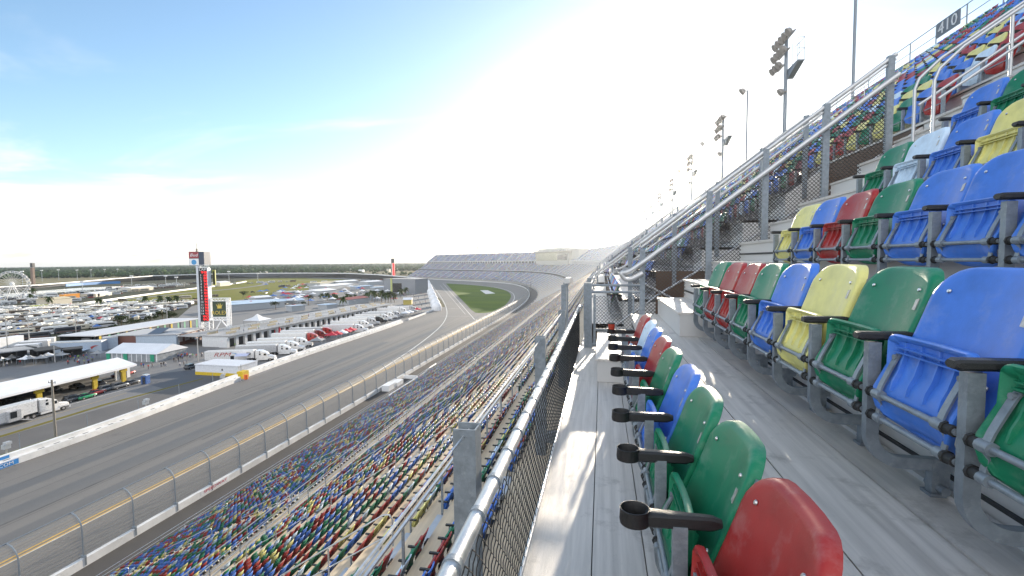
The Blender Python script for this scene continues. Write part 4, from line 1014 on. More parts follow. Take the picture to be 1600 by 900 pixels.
m = MB(); m.prism([(-10.6, .9), (-10.6, .7), (-8.6, .1), (-8.6, .3)], -2.15, -1.35, 'y'); m.build('steps', CARP['silver'], tk, smooth=0)
# ---- cars on the apron
RD = hdg(G(115, 625), G(204, 600))
for x, y, c, suv, lab in [(115, 627, 'dark', 1, 'dark SUV parked just ahead of the white transporter'), (135, 622.5, 'green', 0, 'bright green car parked in the kerb line'), (151, 616.5, 'red', 0, 'red car parked between the green one and the grey ones'), (167, 611, 'grey', 1, 'grey SUV parked behind the red car'), (186, 606.5, 'grey', 1, 'second grey SUV in the kerb line'), (205, 601, 'dark', 0, 'dark saloon at the far end of the kerb line'), (200, 585.5, 'red', 0, 'red car beside the end of the white canopy'), (187, 588, 'maroon', 0, 'dark red car under the edge of the white canopy'), (299, 576, 'dark', 1, 'dark vehicle behind the white and yellow building')]:
    car(c, G(x, y), RD if suv or c != 'red' else RD+.1, lab, 'cars on the paddock road', bool(suv))
e = thing('portable_toilet', 'dark blue portable toilet cabin standing at the road edge', 'toilet', G(228, 599.5), .2)
m = MB(); m.box(-.75, .75, -.75, .75, 0, 2.5); m.build('cabin', CARP['blue'], e, smooth=0); m = MB(); m.prism([(-.8, 2.5), (.8, 2.5), (.5, 2.75), (-.5, 2.75)], -.8, .8); m.build('roof', CARP['silver'], e, smooth=0)
m = MB(); m.box(-.4, .4, -.77, -.752, .1, 2.1); m.build('door', CARP['dark'], e, smooth=0)
# ---- generic building from its front edge
def bld(name, label, cat, pA, pB, dep, top, roof='flat', wallm=None, roofm=None, z0=0, ridge=1.5, grp=None, open_front=False, over=.4):
    A, B = G(*pA, z0), G(*pB, z0); L = (B-A).length; h = ZAT(A, top)-z0 if top > 60 else top
    o = thing(name, label, cat, A, hdg(A, B), grp); wallm = wallm or CONC; roofm = roofm or WHITEP
    m = MB()
    if not open_front: m.box(0, L, 0, dep, 0, h)
    else:
        m.box(0, L, dep-.3, dep, 0, h); n = max(2, int(L/6))
        for i in range(n+1): m.box(L*i/n-.15, L*i/n+.15, .1, .4, 0, h)
    m.build('wall', wallm, o, smooth=0)
    m = MB()
    if roof == 'flat': m.box(-over, L+over, -over, dep+over, h, h+.35)
    elif roof == 'gable': m.prism([(-over, h), (dep/2, h+ridge), (dep+over, h), (dep+over, h-.05), (-over, h-.05)], -over, L+over, 'x')
    elif roof == 'hip': m.add([(-over, -over, h), (L+over, -over, h), (L+over, dep+over, h), (-over, dep+over, h), (dep*.5, dep/2, h+ridge), (L-dep*.5, dep/2, h+ridge)], [(0, 1, 5, 4), (1, 2, 5), (2, 3, 4, 5), (3, 0, 4), (3, 2, 1, 0)])
    m.build('roof', roofm, o, smooth=0); o['L'] = L; o['h'] = h
    return o, L, h
BLUEROOF = mat('pale_blue_roof', (.45, .55, .66), .5, .1, .1, .3); TENTW = mat('white_tent_fabric', (.74, .75, .77), .7, 0, .06, .3); DKC = mat('black_canvas', (.028, .03, .034), .8); GREYR = mat('grey_roof', (.33, .335, .34), .8, 0, .2, .15); TAN = mat('tan_box', (.42, .36, .25), .7); YW = mat('yellow_wall', (.62, .44, .03), .6)
# (a) long white inspection canopy at the left
P1, P2, P3 = G(0, 623.5, 4.2), G(214, 571.5, 4.2), G(184, 561, 4.2); dv = (P1-P2).normalized(); P1 = P1+dv*28; P4 = P1+(P3-P2)
cn = thing('inspection_canopy', 'long white flat roofed canopy with yellow columns at the left', 'canopy', (0, 0, 0))
m = MB(); m.add([tuple(p) for p in (P1, P2, P3, P4)]+[(p.x, p.y, 4.75) for p in (P1, P2, P3, P4)], [(3, 2, 1, 0), (4, 5, 6, 7), (0, 1, 5, 4), (1, 2, 6, 5), (2, 3, 7, 6), (3, 0, 4, 7)]); m.build('roof', TENTW, cn, smooth=0)
LN = (P2-P1).length; ux = (P2-P1).normalized(); uy = (P3-P2)
def onroof(t, k, z): p = P1+ux*t+uy*k; return (p.x, p.y, z)
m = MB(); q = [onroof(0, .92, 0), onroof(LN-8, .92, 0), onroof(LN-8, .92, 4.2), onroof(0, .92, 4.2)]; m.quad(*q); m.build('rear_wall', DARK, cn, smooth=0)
for i, t in enumerate([LN-4.5, LN-13, LN-27, LN-41]):
    m = MB(); a, b = Vector(onroof(t, .12, 0)), Vector(onroof(t+1.6, .12, 0)); m.beam(a.lerp(b, .5), a.lerp(b, .5)+Vector((0, 0, 4.2)), 1.1, .5); m.beam(a.lerp(b, .5)+Vector((0, 0, 3.0)), a.lerp(b, .5)+Vector((0, 0, 4.2)), 1.9, .6); m.build('column', YW, cn, smooth=0)
m = MB(); m.quad(onroof(LN-58, .1, 2.4), onroof(LN-49, .1, 2.4), onroof(LN-49, .1, 4.2), onroof(LN-58, .1, 4.2)); m.build('curtain', YW, cn, smooth=0)
m = MB(); e0 = Vector(onroof(LN-5, .35, 0)); e1 = Vector(onroof(LN-.3, .35, 0)); m.beam(e0+Vector((0, 0, 2.1)), e1+Vector((0, 0, 2.1)), .4, 4.2); m.build('portal', WHITEP, cn, smooth=0)
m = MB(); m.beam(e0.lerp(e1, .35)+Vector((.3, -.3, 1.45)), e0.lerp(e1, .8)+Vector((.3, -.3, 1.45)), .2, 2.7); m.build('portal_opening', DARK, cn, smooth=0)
m = MB(); m.beam(e0.lerp(e1, .35)+Vector((.3, -.3, 3.6)), e0.lerp(e1, .8)+Vector((.3, -.3, 3.6)), .2, .6); m.build('portal_sign', YW, cn, smooth=0)
for i in range(12):
    t = LN-10-5.2*i; p = onroof(t, .35+.2*(i % 3), 0); car(['dark', 'black', 'grey', 'white', 'dark'][i % 5], p, RD+1.3+.1*(i % 3), '%s race car in the shade under the white canopy' % ['dark', 'black', 'grey', 'white', 'dark'][i % 5], 'race cars under the white canopy')
# (d) white building with yellow base
o, L, h = bld('timing_hut', 'low white building with a yellow base band beside the pit entrance', 'building', (305.5, 585.5), (372.5, 589), 8, 570.5, 'flat', mat('hut_white', (.66, .68, .72), .6), mat('hut_roof', (.60, .62, .66), .5), over=.15)
m = MB(); m.box(-.06, L+.06, -.06, 8.06, 0, 1.0); m.build('base_band', YW, o, smooth=0); m = MB(); m.box(L*.62, L*.65, -.05, 0, h*.55, h*.75); m.build('vent', DARK, o, smooth=0)
# (e) clear sided marquee
o, L, h = bld('marquee', 'white gabled marquee with clear panel walls and green banners', 'tent', (168, 564), (245, 566), 13, 551.5, 'gable', mat('clear_panel', (.30, .32, .34), .25, 0, .2, .5), TENTW, ridge=2.6)
m = MB(); [m.box(L*i/10-.12, L*i/10+.12, -.08, .0, 0, h) for i in range(11)]; m.build('frame', WHITEP, o, smooth=0)
GRNB = mat('green_banner', (.02, .28, .16), .6)
for f in (.03, .38, .92): m = MB(); m.box(L*f-.8, L*f+.8, -.2, -.12, .2, h); m.build('banner', GRNB, o, smooth=0)
m = MB(); m.prism([(0.1, h), (12.9, h), (6.5, h+2.5)], L+.30, L+.42, 'x'); m.build('gable_wall', TENTW, o, smooth=0)
# (f) pit garages with the walkable roof
A, B = G(357, 543), G(613, 485); Lg = (B-A).length; pg = thing('pit_garage', 'long pit garage block with open doors and grey spectator roof behind the trucks', 'building', A, hdg(A, B))
m = MB(); hg = 4.6; n = 30
m.box(0, Lg, 4, 13, 0, hg); m.box(0, Lg, 0, 4, hg-1.0, hg)
for i in range(n+1): m.box(Lg*i/n-.7, Lg*i/n+.7, 0, 4, 0, hg-1.0)
m.build('wall', mat('garage_white', (.62, .63, .64), .6), pg, smooth=0)
m = MB(); m.box(-.6, Lg+.3, -1.2, 14, hg, hg+.3); m.box(-.6, Lg, 14, 26, hg-.6, hg-.3); m.build('roof', GREYR, pg, smooth=0)
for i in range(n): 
    m = MB(); m.box(Lg*i/n+.72, Lg*(i+1)/n-.72, 1.0, 1.2, .05, hg-1.02); m.build('door_shade_panel', DARK, pg, smooth=0)  # dark panel painted as the shaded garage interior
bb_ = MB().box(0, Lg*.42/12, 0, .5, 0, .9).mesh('bleacher_box', TAN, 0)
for i in range(12): link('bleacher_box', bb_, pg, (Lg*(i+.3)/12, 4, hg+.3)); link('bleacher_box', bb_, pg, (Lg*(i+.1)/12, 11, hg+.3))
m = MB()
for y in (-1.1, 13.9):
    for zz in (hg+.8, hg+1.3): m.beam((-.5, y, zz), (Lg, y, zz), .07)
    for i in range(60): m.beam((Lg*i/60, y, hg+.3), (Lg*i/60, y, hg+1.3), .06)
m.build('roof_railing', GALV, pg, smooth=0)
e = thing('peak_tent', 'white peaked tent on the garage roof', 'tent', A+(B-A)*.165+Vector((-16, 12, hg))*1.0); m = MB(); s = 4.5
def peak(m, s, h0, h1): 
    m.add([(-s, -s, h0), (s, -s, h0), (s, s, h0), (-s, s, h0)]+[(-s*.35, -s*.35, h0+(h1-h0)*.45), (s*.35, -s*.35, h0+(h1-h0)*.45), (s*.35, s*.35, h0+(h1-h0)*.45), (-s*.35, s*.35, h0+(h1-h0)*.45), (0, 0, h1)], [(0, 1, 5, 4), (1, 2, 6, 5), (2, 3, 7, 6), (3, 0, 4, 7), (4, 5, 8), (5, 6, 8), (6, 7, 8), (7, 4, 8)]); return m
peak(m, s, 2.3, 5.2).build('canopy', TENTW, e, smooth=0); m = MB(); [m.beam((x, y, 0), (x, y, 2.3), .1) for x in (-4.3, 4.3) for y in (-4.3, 4.3)]; m.build('pole', GALV, e, smooth=0)
RUMB = mat('red_canvas', (.5, .03, .05), .7)
for i, (x, y) in enumerate([c5(822, 530), c5(880, 525), c5(938, 520)]):
    e = thing('folded_umbrella', 'closed red parasol by the garage doors, %s of three' % ['left', 'middle', 'right'][i], 'umbrella', G(x, y)); m = MB(); m.lathe([(.1, .9), (.75, 1.1), (.45, 3.4), (.05, 4.6)], n=10); m.build('canopy', RUMB, e); m = MB(); m.tube([(0, 0, 0), (0, 0, 1)], .07, 6); m.build('pole', GALV, e)
# (g) office wing left of the pylon
o, L, h = bld('garage_office', 'pale blue-grey block with a solar roof panel left of the scoring tower', 'building', (213, 543.5), (276, 541.5), 20, 525, 'flat', mat('pale_blue_wall', (.40, .47, .55), .6), mat('dusty_roof', (.40, .41, .42), .8))
m = MB(); m.prism([(2, h+.4), (9, h+2.0), (9, h+2.1), (2, h+.5)], L*.22, L*.55, 'x'); m.build('roof_panel', mat('dark_panel', (.10, .12, .15), .4), o, smooth=0)
o, L, h = bld('garage_row', 'garage row with white and brown doors left of the scoring tower', 'building', (277, 541), (319, 529.5), 26, 523.5, 'flat', mat('brown_door', (.17, .075, .06), .6), mat('dusty_roof', (.4, .41, .42)))
for i in range(4): m = MB(); m.box(L*i/4+.5, L*(i+.62)/4+.5, -.15, 0, h*.32, h*.9); m.build('door', mat('pale_door', (.5, .47, .48), .6), o, smooth=0)
# (h) dark canopy garages with green banners
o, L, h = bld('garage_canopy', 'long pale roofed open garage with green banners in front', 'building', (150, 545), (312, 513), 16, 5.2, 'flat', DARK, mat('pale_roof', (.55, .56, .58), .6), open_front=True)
for i in range(14): m = MB(); m.box(L*(i+.4)/14-.5, L*(i+.4)/14+.5, -.5, -.42, .5, 5.0); m.build('banner', mat('mint_banner', (.16, .42, .26), .6) if i % 3 else YW, o, smooth=0)
# transporters' hospitality on the left
o, L, h = bld('display_trailer', 'large pale transporter trailer with a red winged emblem on its side', 'trailer', (79, 552.5), (159, 549), 4, 537, 'flat', mat('blue_grey_side', (.36, .43, .52), .5), mat('trailer_roof', (.6, .6, .6)), over=.05)
m = MB(); m.add([(L*.80, -.05, h*.25), (L*.86, -.05, h*.5), (L*.95, -.05, h*.62), (L*.87, -.05, h*.65), (L*.83, -.05, h*.6), (L*.78, -.05, h*.5)], [(0, 1, 2, 3, 4, 5)]); m.build('emblem', mat('red_vinyl', (.5, .06, .06)), o, smooth=0)
m = MB(); m.box(L*.3, L*.75, -3.5, 0, h*.25, h*.3); m.build('awning', BLUEROOF, o, smooth=0)
o, L, h = bld('display_trailer', 'second pale trailer standing right of the one with the red emblem', 'trailer', (163, 546), (185, 543.5), 4, 529, 'flat', mat('blue_grey_side', (.4, .44, .48)), mat('trailer_roof', (.6, .6, .6)), over=.05)
for i, (a, b, top, dp) in enumerate([((2, 573), (52, 566), 552, 9), ((12, 562), (56, 556), 549, 8), ((60, 566), (97, 561), 550, 10), ((100, 560), (128, 557), 548, 6)]):
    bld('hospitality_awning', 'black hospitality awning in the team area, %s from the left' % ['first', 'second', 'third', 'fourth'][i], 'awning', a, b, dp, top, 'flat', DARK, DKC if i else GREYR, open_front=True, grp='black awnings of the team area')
bld('team_bus', 'long white bus at the left edge beside the grass strip', 'bus', (-14, 549), (38, 540.5), 3, 532.5, 'flat', WHITEP, TENTW, over=.02)
o, L, h = bld('kiosk', 'small white and mustard kiosk near the palm trees', 'kiosk', c6(1042, 530), c6(1145, 528), 7, 468.5, 'gable', mat('mustard_wall', (.40, .33, .08), .6), TENTW, ridge=1.6)
# paddock roofs
PAD = [((361, 487), (445, 480), 477, 18, 'flat', BLUEROOF, 'long pale blue shed roof right of the crown emblem sign, nearer one'), ((361, 480), (428, 476.5), 473, 14, 'flat', BLUEROOF, 'long pale blue shed roof right of the crown emblem sign, farther one'), ((429, 476), (476, 473), 471.5, 16, 'gable', BLUEROOF, 'broad white-blue gabled hall behind the long blue sheds'), ((456, 487), (477, 485), 479, 8, 'flat', mat('pale_blue_wall', (.4, .47, .55)), 'small pale blue hut by the palm trees'),
       ((500, 462), (526, 459), 455, 22, 'gable', TENTW, 'white tent hall among the paddock roofs, nearest one'), ((512, 454), (553, 449.5), 447.5, 26, 'gable', TENTW, 'large white tent hall in the middle of the paddock'), ((561, 453), (584, 451), 448, 14, 'flat', BLUEROOF, 'pale blue flat roof left of the glass tower, left one'), ((586, 456), (605, 455), 449.5, 14, 'flat', BLUEROOF, 'pale blue flat roof left of the glass tower, right one'),
       ((575, 446), (598, 444.5), 440.5, 20, 'gable', TENTW, 'white tent roof far back beside the glass tower'), ((500, 447), (528, 444), 442.5, 20, 'flat', mat('cream_roof', (.55, .48, .32), .7), 'cream coloured long roof far back in the paddock'), ((530, 444.5), (560, 442), 440.5, 18, 'gable', TENTW, 'white long tent roof far back in the paddock'), ((545, 477), (576, 472.5), 468.5, 12, 'gable', mat('red_brown_roof', (.22, .045, .035), .6), 'dark red canopy roof between the palms and the garages'),
       ((511, 485), (527, 483), 477, 9, 'flat', BLUEROOF, 'pale blue flat stall just behind the garage roof'), ((485, 462), (500, 460.5), 457, 10, 'flat', TENTW, 'white square roof at the edge of the green field'), ((400, 471), (424, 469), 465.5, 10, 'gable', TENTW, 'white low tent at the near edge of the green field'), ((440, 462), (470, 459), 457.5, 10, 'flat', GREYR, 'grey low shed along the field road')]
for a, b, top, dp, rf, rm, lab in PAD: bld('paddock_hall', lab, 'hall', a, b, dp, top, rf, mat('pale_hall_wall', (.36, .38, .40), .7), rm, grp='halls and tents of the paddock')
o, L, h = bld('glass_tower', 'grey glass clubhouse with a black video screen near the far pylon', 'building', (600, 458), (649, 459.5), 22, 436, 'flat', mat('grey_glass', (.25, .27, .3), .3, .1), GREYR)
m = MB(); m.box(L*.30, L*.58, -.4, -.1, h*.08, h*.72); m.build('screen', mat('black_screen', (.012, .013, .014), .3), o, smooth=0); m = MB(); m.box(L*.23, L*.28, -.6, 0, 0, h+1); m.build('column', mat('lime_wall', (.45, .48, .18), .6), o, smooth=0)
o, L, h = bld('blue_hall', 'blue-white hall right of the glass clubhouse', 'building', (631, 450), (657, 449), 20, 438, 'flat', mat('sky_wall', (.40, .52, .68), .6), BLUEROOF)
m = MB(); m.box(0, L, -.15, 0, 0, h*.18); m.build('base_band', BLUEP, o, smooth=0)
dt0 = None
DA, DB = G(667.5, 443.5), G(682, 485)
for i in range(9):
    p = DA.lerp(DB, 1-(1-i/8)**1.25)
    if dt0 is None:
        dt0 = thing('dome_tent', '', 'tent', p, .6, 'row of white dome tents by the pit exit'); m = MB(); m.lathe([(3.5, 2.2), (3.3, 3.6), (2.4, 4.9), (1.1, 5.7), (0, 6.0)], n=14, cap=False); m.build('canopy', TENTW, dt0); m = MB(); m.lathe([(3.4, 0), (3.4, 2.2)], n=14, cap=False); m.build('wall', TENTW, dt0); c = dt0
    else: c = copy_tree(dt0, loc=p)
    k_ = 1.28-.03*i; c.scale = (k_, k_, 1.12-.01*i)
    c['label'] = 'white dome tent, %s from the near end of the row by the pit exit' % ordinal(9-i)
# (n) scoring pylon
PB = G(327, 528); pl = thing('scoring_tower', 'tall scoring pylon with red number columns and two square signs on top', 'tower', PB, YAW)
s1 = 1/ppm(PB); zt1, zt0 = ZAT(PB, 419), ZAT(PB, 501); zb1, zb0 = ZAT(PB, 393), ZAT(PB, 415)
BLKB = mat('black_board', (.010, .011, .012), .5); LED = mat('red_lamp_digits', (.9, .02, .02), .5, emit=.55, var=.05)
m = MB(); m.box(-13*s1, -9.6*s1, -1.2, 1.2, 0, zb0); m.box(3.6*s1, 4.6*s1, -1.2, 1.2, zt0, zt1); m.build('mast', mat('pale_mast', (.55, .58, .62), .5), pl, smooth=0)
m = MB(); m.box(-9.6*s1, 3.6*s1, -1.1, 1.1, zt0-.3, zt1); m.build('board', BLKB, pl, smooth=0)
rows_ = 17
for i in range(rows_):
    z = zt1-(i+1.45)*(zt1-zt0)/(rows_+.9)
    text('digits', random.choice(['88', '98', '06', '38', '80', '68', '54', '90', '81']), (zt1-zt0)/rows_*1.08, facing((.9*s1 if i not in (0, 15, 16) else -1.2*s1, -1.13, z), (1, 0, 0)), LED, pl, sx=1.15 if i not in (0, 15, 16) else 1.9)
    if 0 < i < 15: text('position_number', str(i), (zt1-zt0)/rows_*1.0, facing((-6.2*s1, -1.13, z), (1, 0, 0)), WHITEP, pl)
text('lettering', 'LAP', (zt1-zt0)/rows_*.95, facing((-3*s1, -1.13, zt1-.45*(zt1-zt0)/rows_), (1, 0, 0)), WHITEP, pl, sx=1.5)
m = MB(); m.box(-9.6*s1, 5*s1, -.4, .4, zt1+.1, zt1+.5); m.build('top_bar', WHITEP, pl, smooth=0)
text('lettering', 'RACING', 1.5, facing((-2.4*s1, -.45, zt1+1.2), (1, 0, 0)), WHITEP, pl, sx=.9)
bx_ = MB(); bx_.box(-25*s1, -9.6*s1+0, -.3, 4.5, zb0, zb1); bx_.box(-9.6*s1, -1.6*s1, -.3, 4.5, zb0+.2, zb1-.1); hb_ = bx_.build('sign_box', mat('navy_cladding', (.05, .065, .10), .6), pl, smooth=0)
zm = (zb0+zb1)/2
m = MB(); m.box(-24.6*s1, -9.9*s1, -.42, -.31, zm+.2, zb1-.15); m.build('red_sign', mat('dull_red_panel', (.30, .05, .06), .5), hb_, smooth=0)
m = MB(); m.box(-24.6*s1, -9.9*s1, -.42, -.31, zb0+.2, zm); m.build('white_sign', WHITEP, hb_, smooth=0)
cx_ = -17.2*s1
text('lettering', 'Bud', 2.0, facing((cx_, -.45, (zm+zb1)/2), (1, 0, 0)), WHITEP, hb_, shear=.3, sx=1.15)
m = MB(); m.tube([(cx_, -.43, (zb0+zm)/2), (cx_, -.47, (zb0+zm)/2)], (zm-zb0)*.36, 20); m.build('blue_disc', mat('blue_disc', (.06, .28, .55), .5), hb_, smooth=0)
text('lettering', 'FORD', .8, facing((cx_, -.5, (zb0+zm)/2), (1, 0, 0)), WHITEP, hb_) if False else None
m = MB(); m.box(-14.5*s1, -13*s1, 0, 1, zb1, zb1+1.4); m.tube([(-13.8*s1, .5, zb1+1.4), (-13.8*s1, .5, zb1+4)], .08, 5); m.build('antenna', DARK, pl, smooth=0)
m = MB(); m.box(5.6*s1, 9.5*s1, 2, 2.6, ZAT(PB, 446), ZAT(PB, 422)); m.build('side_sign', mat('olive_frame', (.32, .33, .06), .5), pl, smooth=0)
m = MB(); m.box(6.3*s1, 8.6*s1, 1.9, 1.99, ZAT(PB, 444.5), ZAT(PB, 424)); m.build('side_panel', BLKB, pl, smooth=0)
m = MB(); m.box(-16.5*s1, -13.2*s1, 2, 2.5, ZAT(PB, 501), ZAT(PB, 477)); m.build('side_panel', BLKB, pl, smooth=0)
m = MB()
for x in (-11*s1, 4*s1):
    for y in (-1.5, 1.5): m.beam((x, y, 0), (x, y, zt0), .35)
zz = 0.0
while zz < zt0-2:
    for y in (-1.5, 1.5): m.beam((-11*s1, y, zz), (4*s1, y, zz+2), .2); m.beam((4*s1, y, zz), (-11*s1, y, zz+2), .2)
    zz += 2
m.build('lattice', WHITEP, pl, smooth=0)
# crown sign on a white truss
rx = thing('crown_sign', 'dark green sign with gold crown and gold ROLEX lettering in a white truss frame', 'sign', PB, YAW)
X0, X1 = 5.5*s1, 34.5*s1; zt, zb = ZAT(PB, 466), ZAT(PB, 496)
m = MB()
for x in (X0, X1-1.3, X1):
    for y in (-.6, .6): m.beam((x, y, 0 if x > X0 else zb), (x, y, zt), .28)
for z in (zt, zt-1.3, zb, zb-1.3):
    for y in (-.6, .6): m.beam((X0, y, z), (X1, y, z), .26)
n = 12
for i in range(n):
    xa, xb = X0+(X1-X0)*i/n, X0+(X1-X0)*(i+1)/n
    m.beam((xa, -.6, zt if i % 2 else zt-1.3), (xb, -.6, zt-1.3 if i % 2 else zt), .16); m.beam((xa, -.6, zb if i % 2 else zb-1.3), (xb, -.6, zb-1.3 if i % 2 else zb), .16)
k = 0; z = 0.0
while z < zt-1.3: m.beam((X1-1.3 if k % 2 else X1, -.6, z), (X1 if k % 2 else X1-1.3, -.6, z+1.3), .16); z += 1.3; k += 1
xm = (X0+X1)/2; m.beam((xm, 0, zb-1.3), (X0, 0, 1), .4); m.beam((xm, 0, zb-1.3), (X1, 0, 3), .4); m.build('truss', WHITEP, rx, smooth=0)
m = MB(); m.box(X0+.6, X1-1.6, -.1, .1, zb+.3, zt-1.5); m.build('panel', mat('dark_green_panel', (.035, .06, .035), .5, 0, .3, .4), rx, smooth=0)
GOLD = mat('gold_lettering', (.62, .46, .08), .4)
xc = (X0+X1-1)/2; text('lettering', 'ROLEX', 2.5, facing((xc, -.13, zb+2.1), (1, 0, 0)), GOLD, rx, sx=.95)
m = MB(); zc_ = zb+4.2; m.add([(xc-1.1, -.13, zc_), (xc+1.1, -.13, zc_), (xc+.9, -.13, zc_+.5), (xc+1.6, -.13, zc_+2.1), (xc+.6, -.13, zc_+1.1), (xc+.7, -.13, zc_+2.7), (xc+.1, -.13, zc_+1.2), (xc, -.13, zc_+3.1), (xc-.1, -.13, zc_+1.2), (xc-.7, -.13, zc_+2.7), (xc-.6, -.13, zc_+1.1), (xc-1.6, -.13, zc_+2.1), (xc-.9, -.13, zc_+.5)], [(0, 1, 2, 12), (2, 3, 4), (4, 5, 6), (6, 7, 8), (8, 9, 10), (10, 11, 12), (2, 4, 6, 8, 10, 12)]); m.build('crown', GOLD, rx, smooth=0)
# second pylon far away
P2_ = G(614.5, 436); p2 = thing('scoring_tower', 'thin far scoring pylon with a red column behind the glass clubhouse', 'tower', P2_, YAW); s2 = 1/ppm(P2_); za, zb_ = ZAT(P2_, 404), ZAT(P2_, 411)
m = MB(); m.box(-2.2*s2, -.6*s2, -1, 1, 0, zb_); m.build('mast', CONC, p2, smooth=0); m = MB(); m.box(-.2*s2, 2.6*s2, -1, 1, ZAT(P2_, 432), zb_-.5); m.build('board', LED, p2, smooth=0); m = MB(); m.box(-2.6*s2, 2.4*s2, -1, 3, zb_, za); m.build('sign_box', DARK, p2, smooth=0)
# ---------------------------------------------------------------- people, lots, trees, far ground
def person_mesh(name, shirt, pants, skin, pose):
    J = {'pelvis': (0, 0, .95), 'waist': (0, 0, 1.1), 'chest': (.01, 0, 1.33), 'neck': (.01, 0, 1.50), 'head': (.03, 0, 1.60), 'top': (.02, 0, 1.74)}
    s = .16 if pose == 'walk' else .03
    for k, y in (('l', .1), ('r', -.1)):
        d = s if k == 'l' else -s
        J['hip'+k] = (0, y, .90); J['kn'+k] = (d*.8+.02, y*1.05, .50); J['an'+k] = (d*1.3, y*1.1, .08); J['to'+k] = (d*1.3+.16, y*1.2, .04)
        J['sh'+k] = (0, y*1.9, 1.42); J['el'+k] = (-d*.7-.02, y*2.5, 1.15); J['ha'+k] = (-d*.6+.1, y*2.4, .92)
    E = [('pelvis', 'waist'), ('waist', 'chest'), ('chest', 'neck'), ('neck', 'head'), ('head', 'top')]
    for k in 'lr': E += [('pelvis', 'hip'+k), ('hip'+k, 'kn'+k), ('kn'+k, 'an'+k), ('an'+k, 'to'+k), ('chest', 'sh'+k), ('sh'+k, 'el'+k), ('el'+k, 'ha'+k)]
    ks = list(J); rad = {'pelvis': .15, 'waist': .14, 'chest': .16, 'neck': .055, 'head': .095, 'top': .07, 'hip': .09, 'kn': .062, 'an': .045, 'to': .04, 'sh': .065, 'el': .045, 'ha': .04}
    me = bpy.data.meshes.new(name+'_sk'); me.from_pydata([J[k] for k in ks], [(ks.index(a), ks.index(b)) for a, b in E], [])
    o = bpy.data.objects.new('tmp', me); COL.objects.link(o); o.modifiers.new('s', 'SKIN')
    for i, k in enumerate(ks):
        r = rad.get(k, rad.get(k[:2] if k[:2] in rad else k[:3], .05)); me.skin_vertices[0].data[i].radius = (r, r)
    me.skin_vertices[0].data[0].use_root = True
    o.modifiers.new('d', 'SUBSURF').levels = 1
    dg = bpy.context.evaluated_depsgraph_get(); out = bpy.data.meshes.new_from_object(o.evaluated_get(dg)); bpy.data.objects.remove(o); out.name = name
    out.materials.clear()
    for m in (pants, shirt, skin, mat('hair_brown', (.05, .03, .02), .8)): out.materials.append(m)
    for p in out.polygons:
        c = p.center; p.material_index = 0 if c.z < .98 else (3 if c.z > 1.66 or (c.z > 1.57 and c.x < .0) else 2 if (c.z > 1.47 or (abs(c.y) > .22 and c.z < 1.2)) else 1)
        p.use_smooth = True
    return out
cl = lambda n, c: mat(n+'_cloth', c, .8)
SKIN = mat('skin', (.42, .26, .18), .6)
PM = {}
for nm, sh, pa in (('white', (.6, .6, .6), (.05, .07, .14)), ('blue', (.05, .1, .4), (.06, .06, .07)), ('red', (.45, .04, .04), (.08, .08, .09)), ('black', (.02, .02, .025), (.03, .03, .04)), ('green', (.2, .45, .1), (.1, .09, .08)), ('grey', (.2, .2, .22), (.12, .1, .08))):
    PM[nm] = person_mesh('person_'+nm, cl(nm, sh), cl(nm+'_trouser', pa), SKIN, 'walk' if nm in ('white', 'red', 'black') else 'stand')
PPL = []
def person(px, py, c, where, z=0, p=None):
    p = p or G(px, py, z); o = link('person', PM[c], None, p, random.uniform(0, 6.28)); verb = 'walking' if c in ('white', 'red', 'black') else 'standing'
    tag(o, 'person in a %s top %s %s' % (c, verb, where), 'person', 'people %s' % where); PPL.append(o)
cs = list(PM)
for x, y, c in [(147.5, 605, 'blue'), (238, 574.5, 'black'), (232, 577, 'red'), (252, 573.5, 'black'), (256, 572.5, 'black'), (259, 573, 'white'), (287.5, 571, 'grey'), (292, 568, 'grey'), (281, 573, 'white'), (224.5, 575, 'blue'), (221, 574, 'red'), (272, 566, 'black'), (275, 566, 'grey'), (279, 566, 'black')]: person(x, y, c, 'on the open paddock road')
for i in range(26): person(100+48*random.random(), 559+12*random.random(), random.choice(cs), 'in the crowd by the team awnings')
for i in range(22): person(272+48*random.random(), 556+6*random.random(), random.choice(cs), 'in the crowd behind the white and yellow building')
for i in range(24):
    f = random.random(); p = A+(B-A)*f*.9; a = hdg(A, B); q = Vector((math.sin(a), -math.cos(a), 0)); person(0, 0, random.choice(cs), 'in front of the garage doors', p=p+q*random.uniform(.5, 3.5))
for i in range(14):
    f = random.random(); p = A+(B-A)*f*.9; a = hdg(A, B); q = Vector((-math.sin(a), math.cos(a), 0)); person(0, 0, random.choice(cs), 'on the garage roof', p=p+q*random.uniform(1, 12)+Vector((0, 0, hg+.3)))
for i in range(60):
    x, y = random.uniform(628, 668), random.uniform(452, 486); person(x, y, random.choice(cs), 'in the far crowd beside the dome tents')
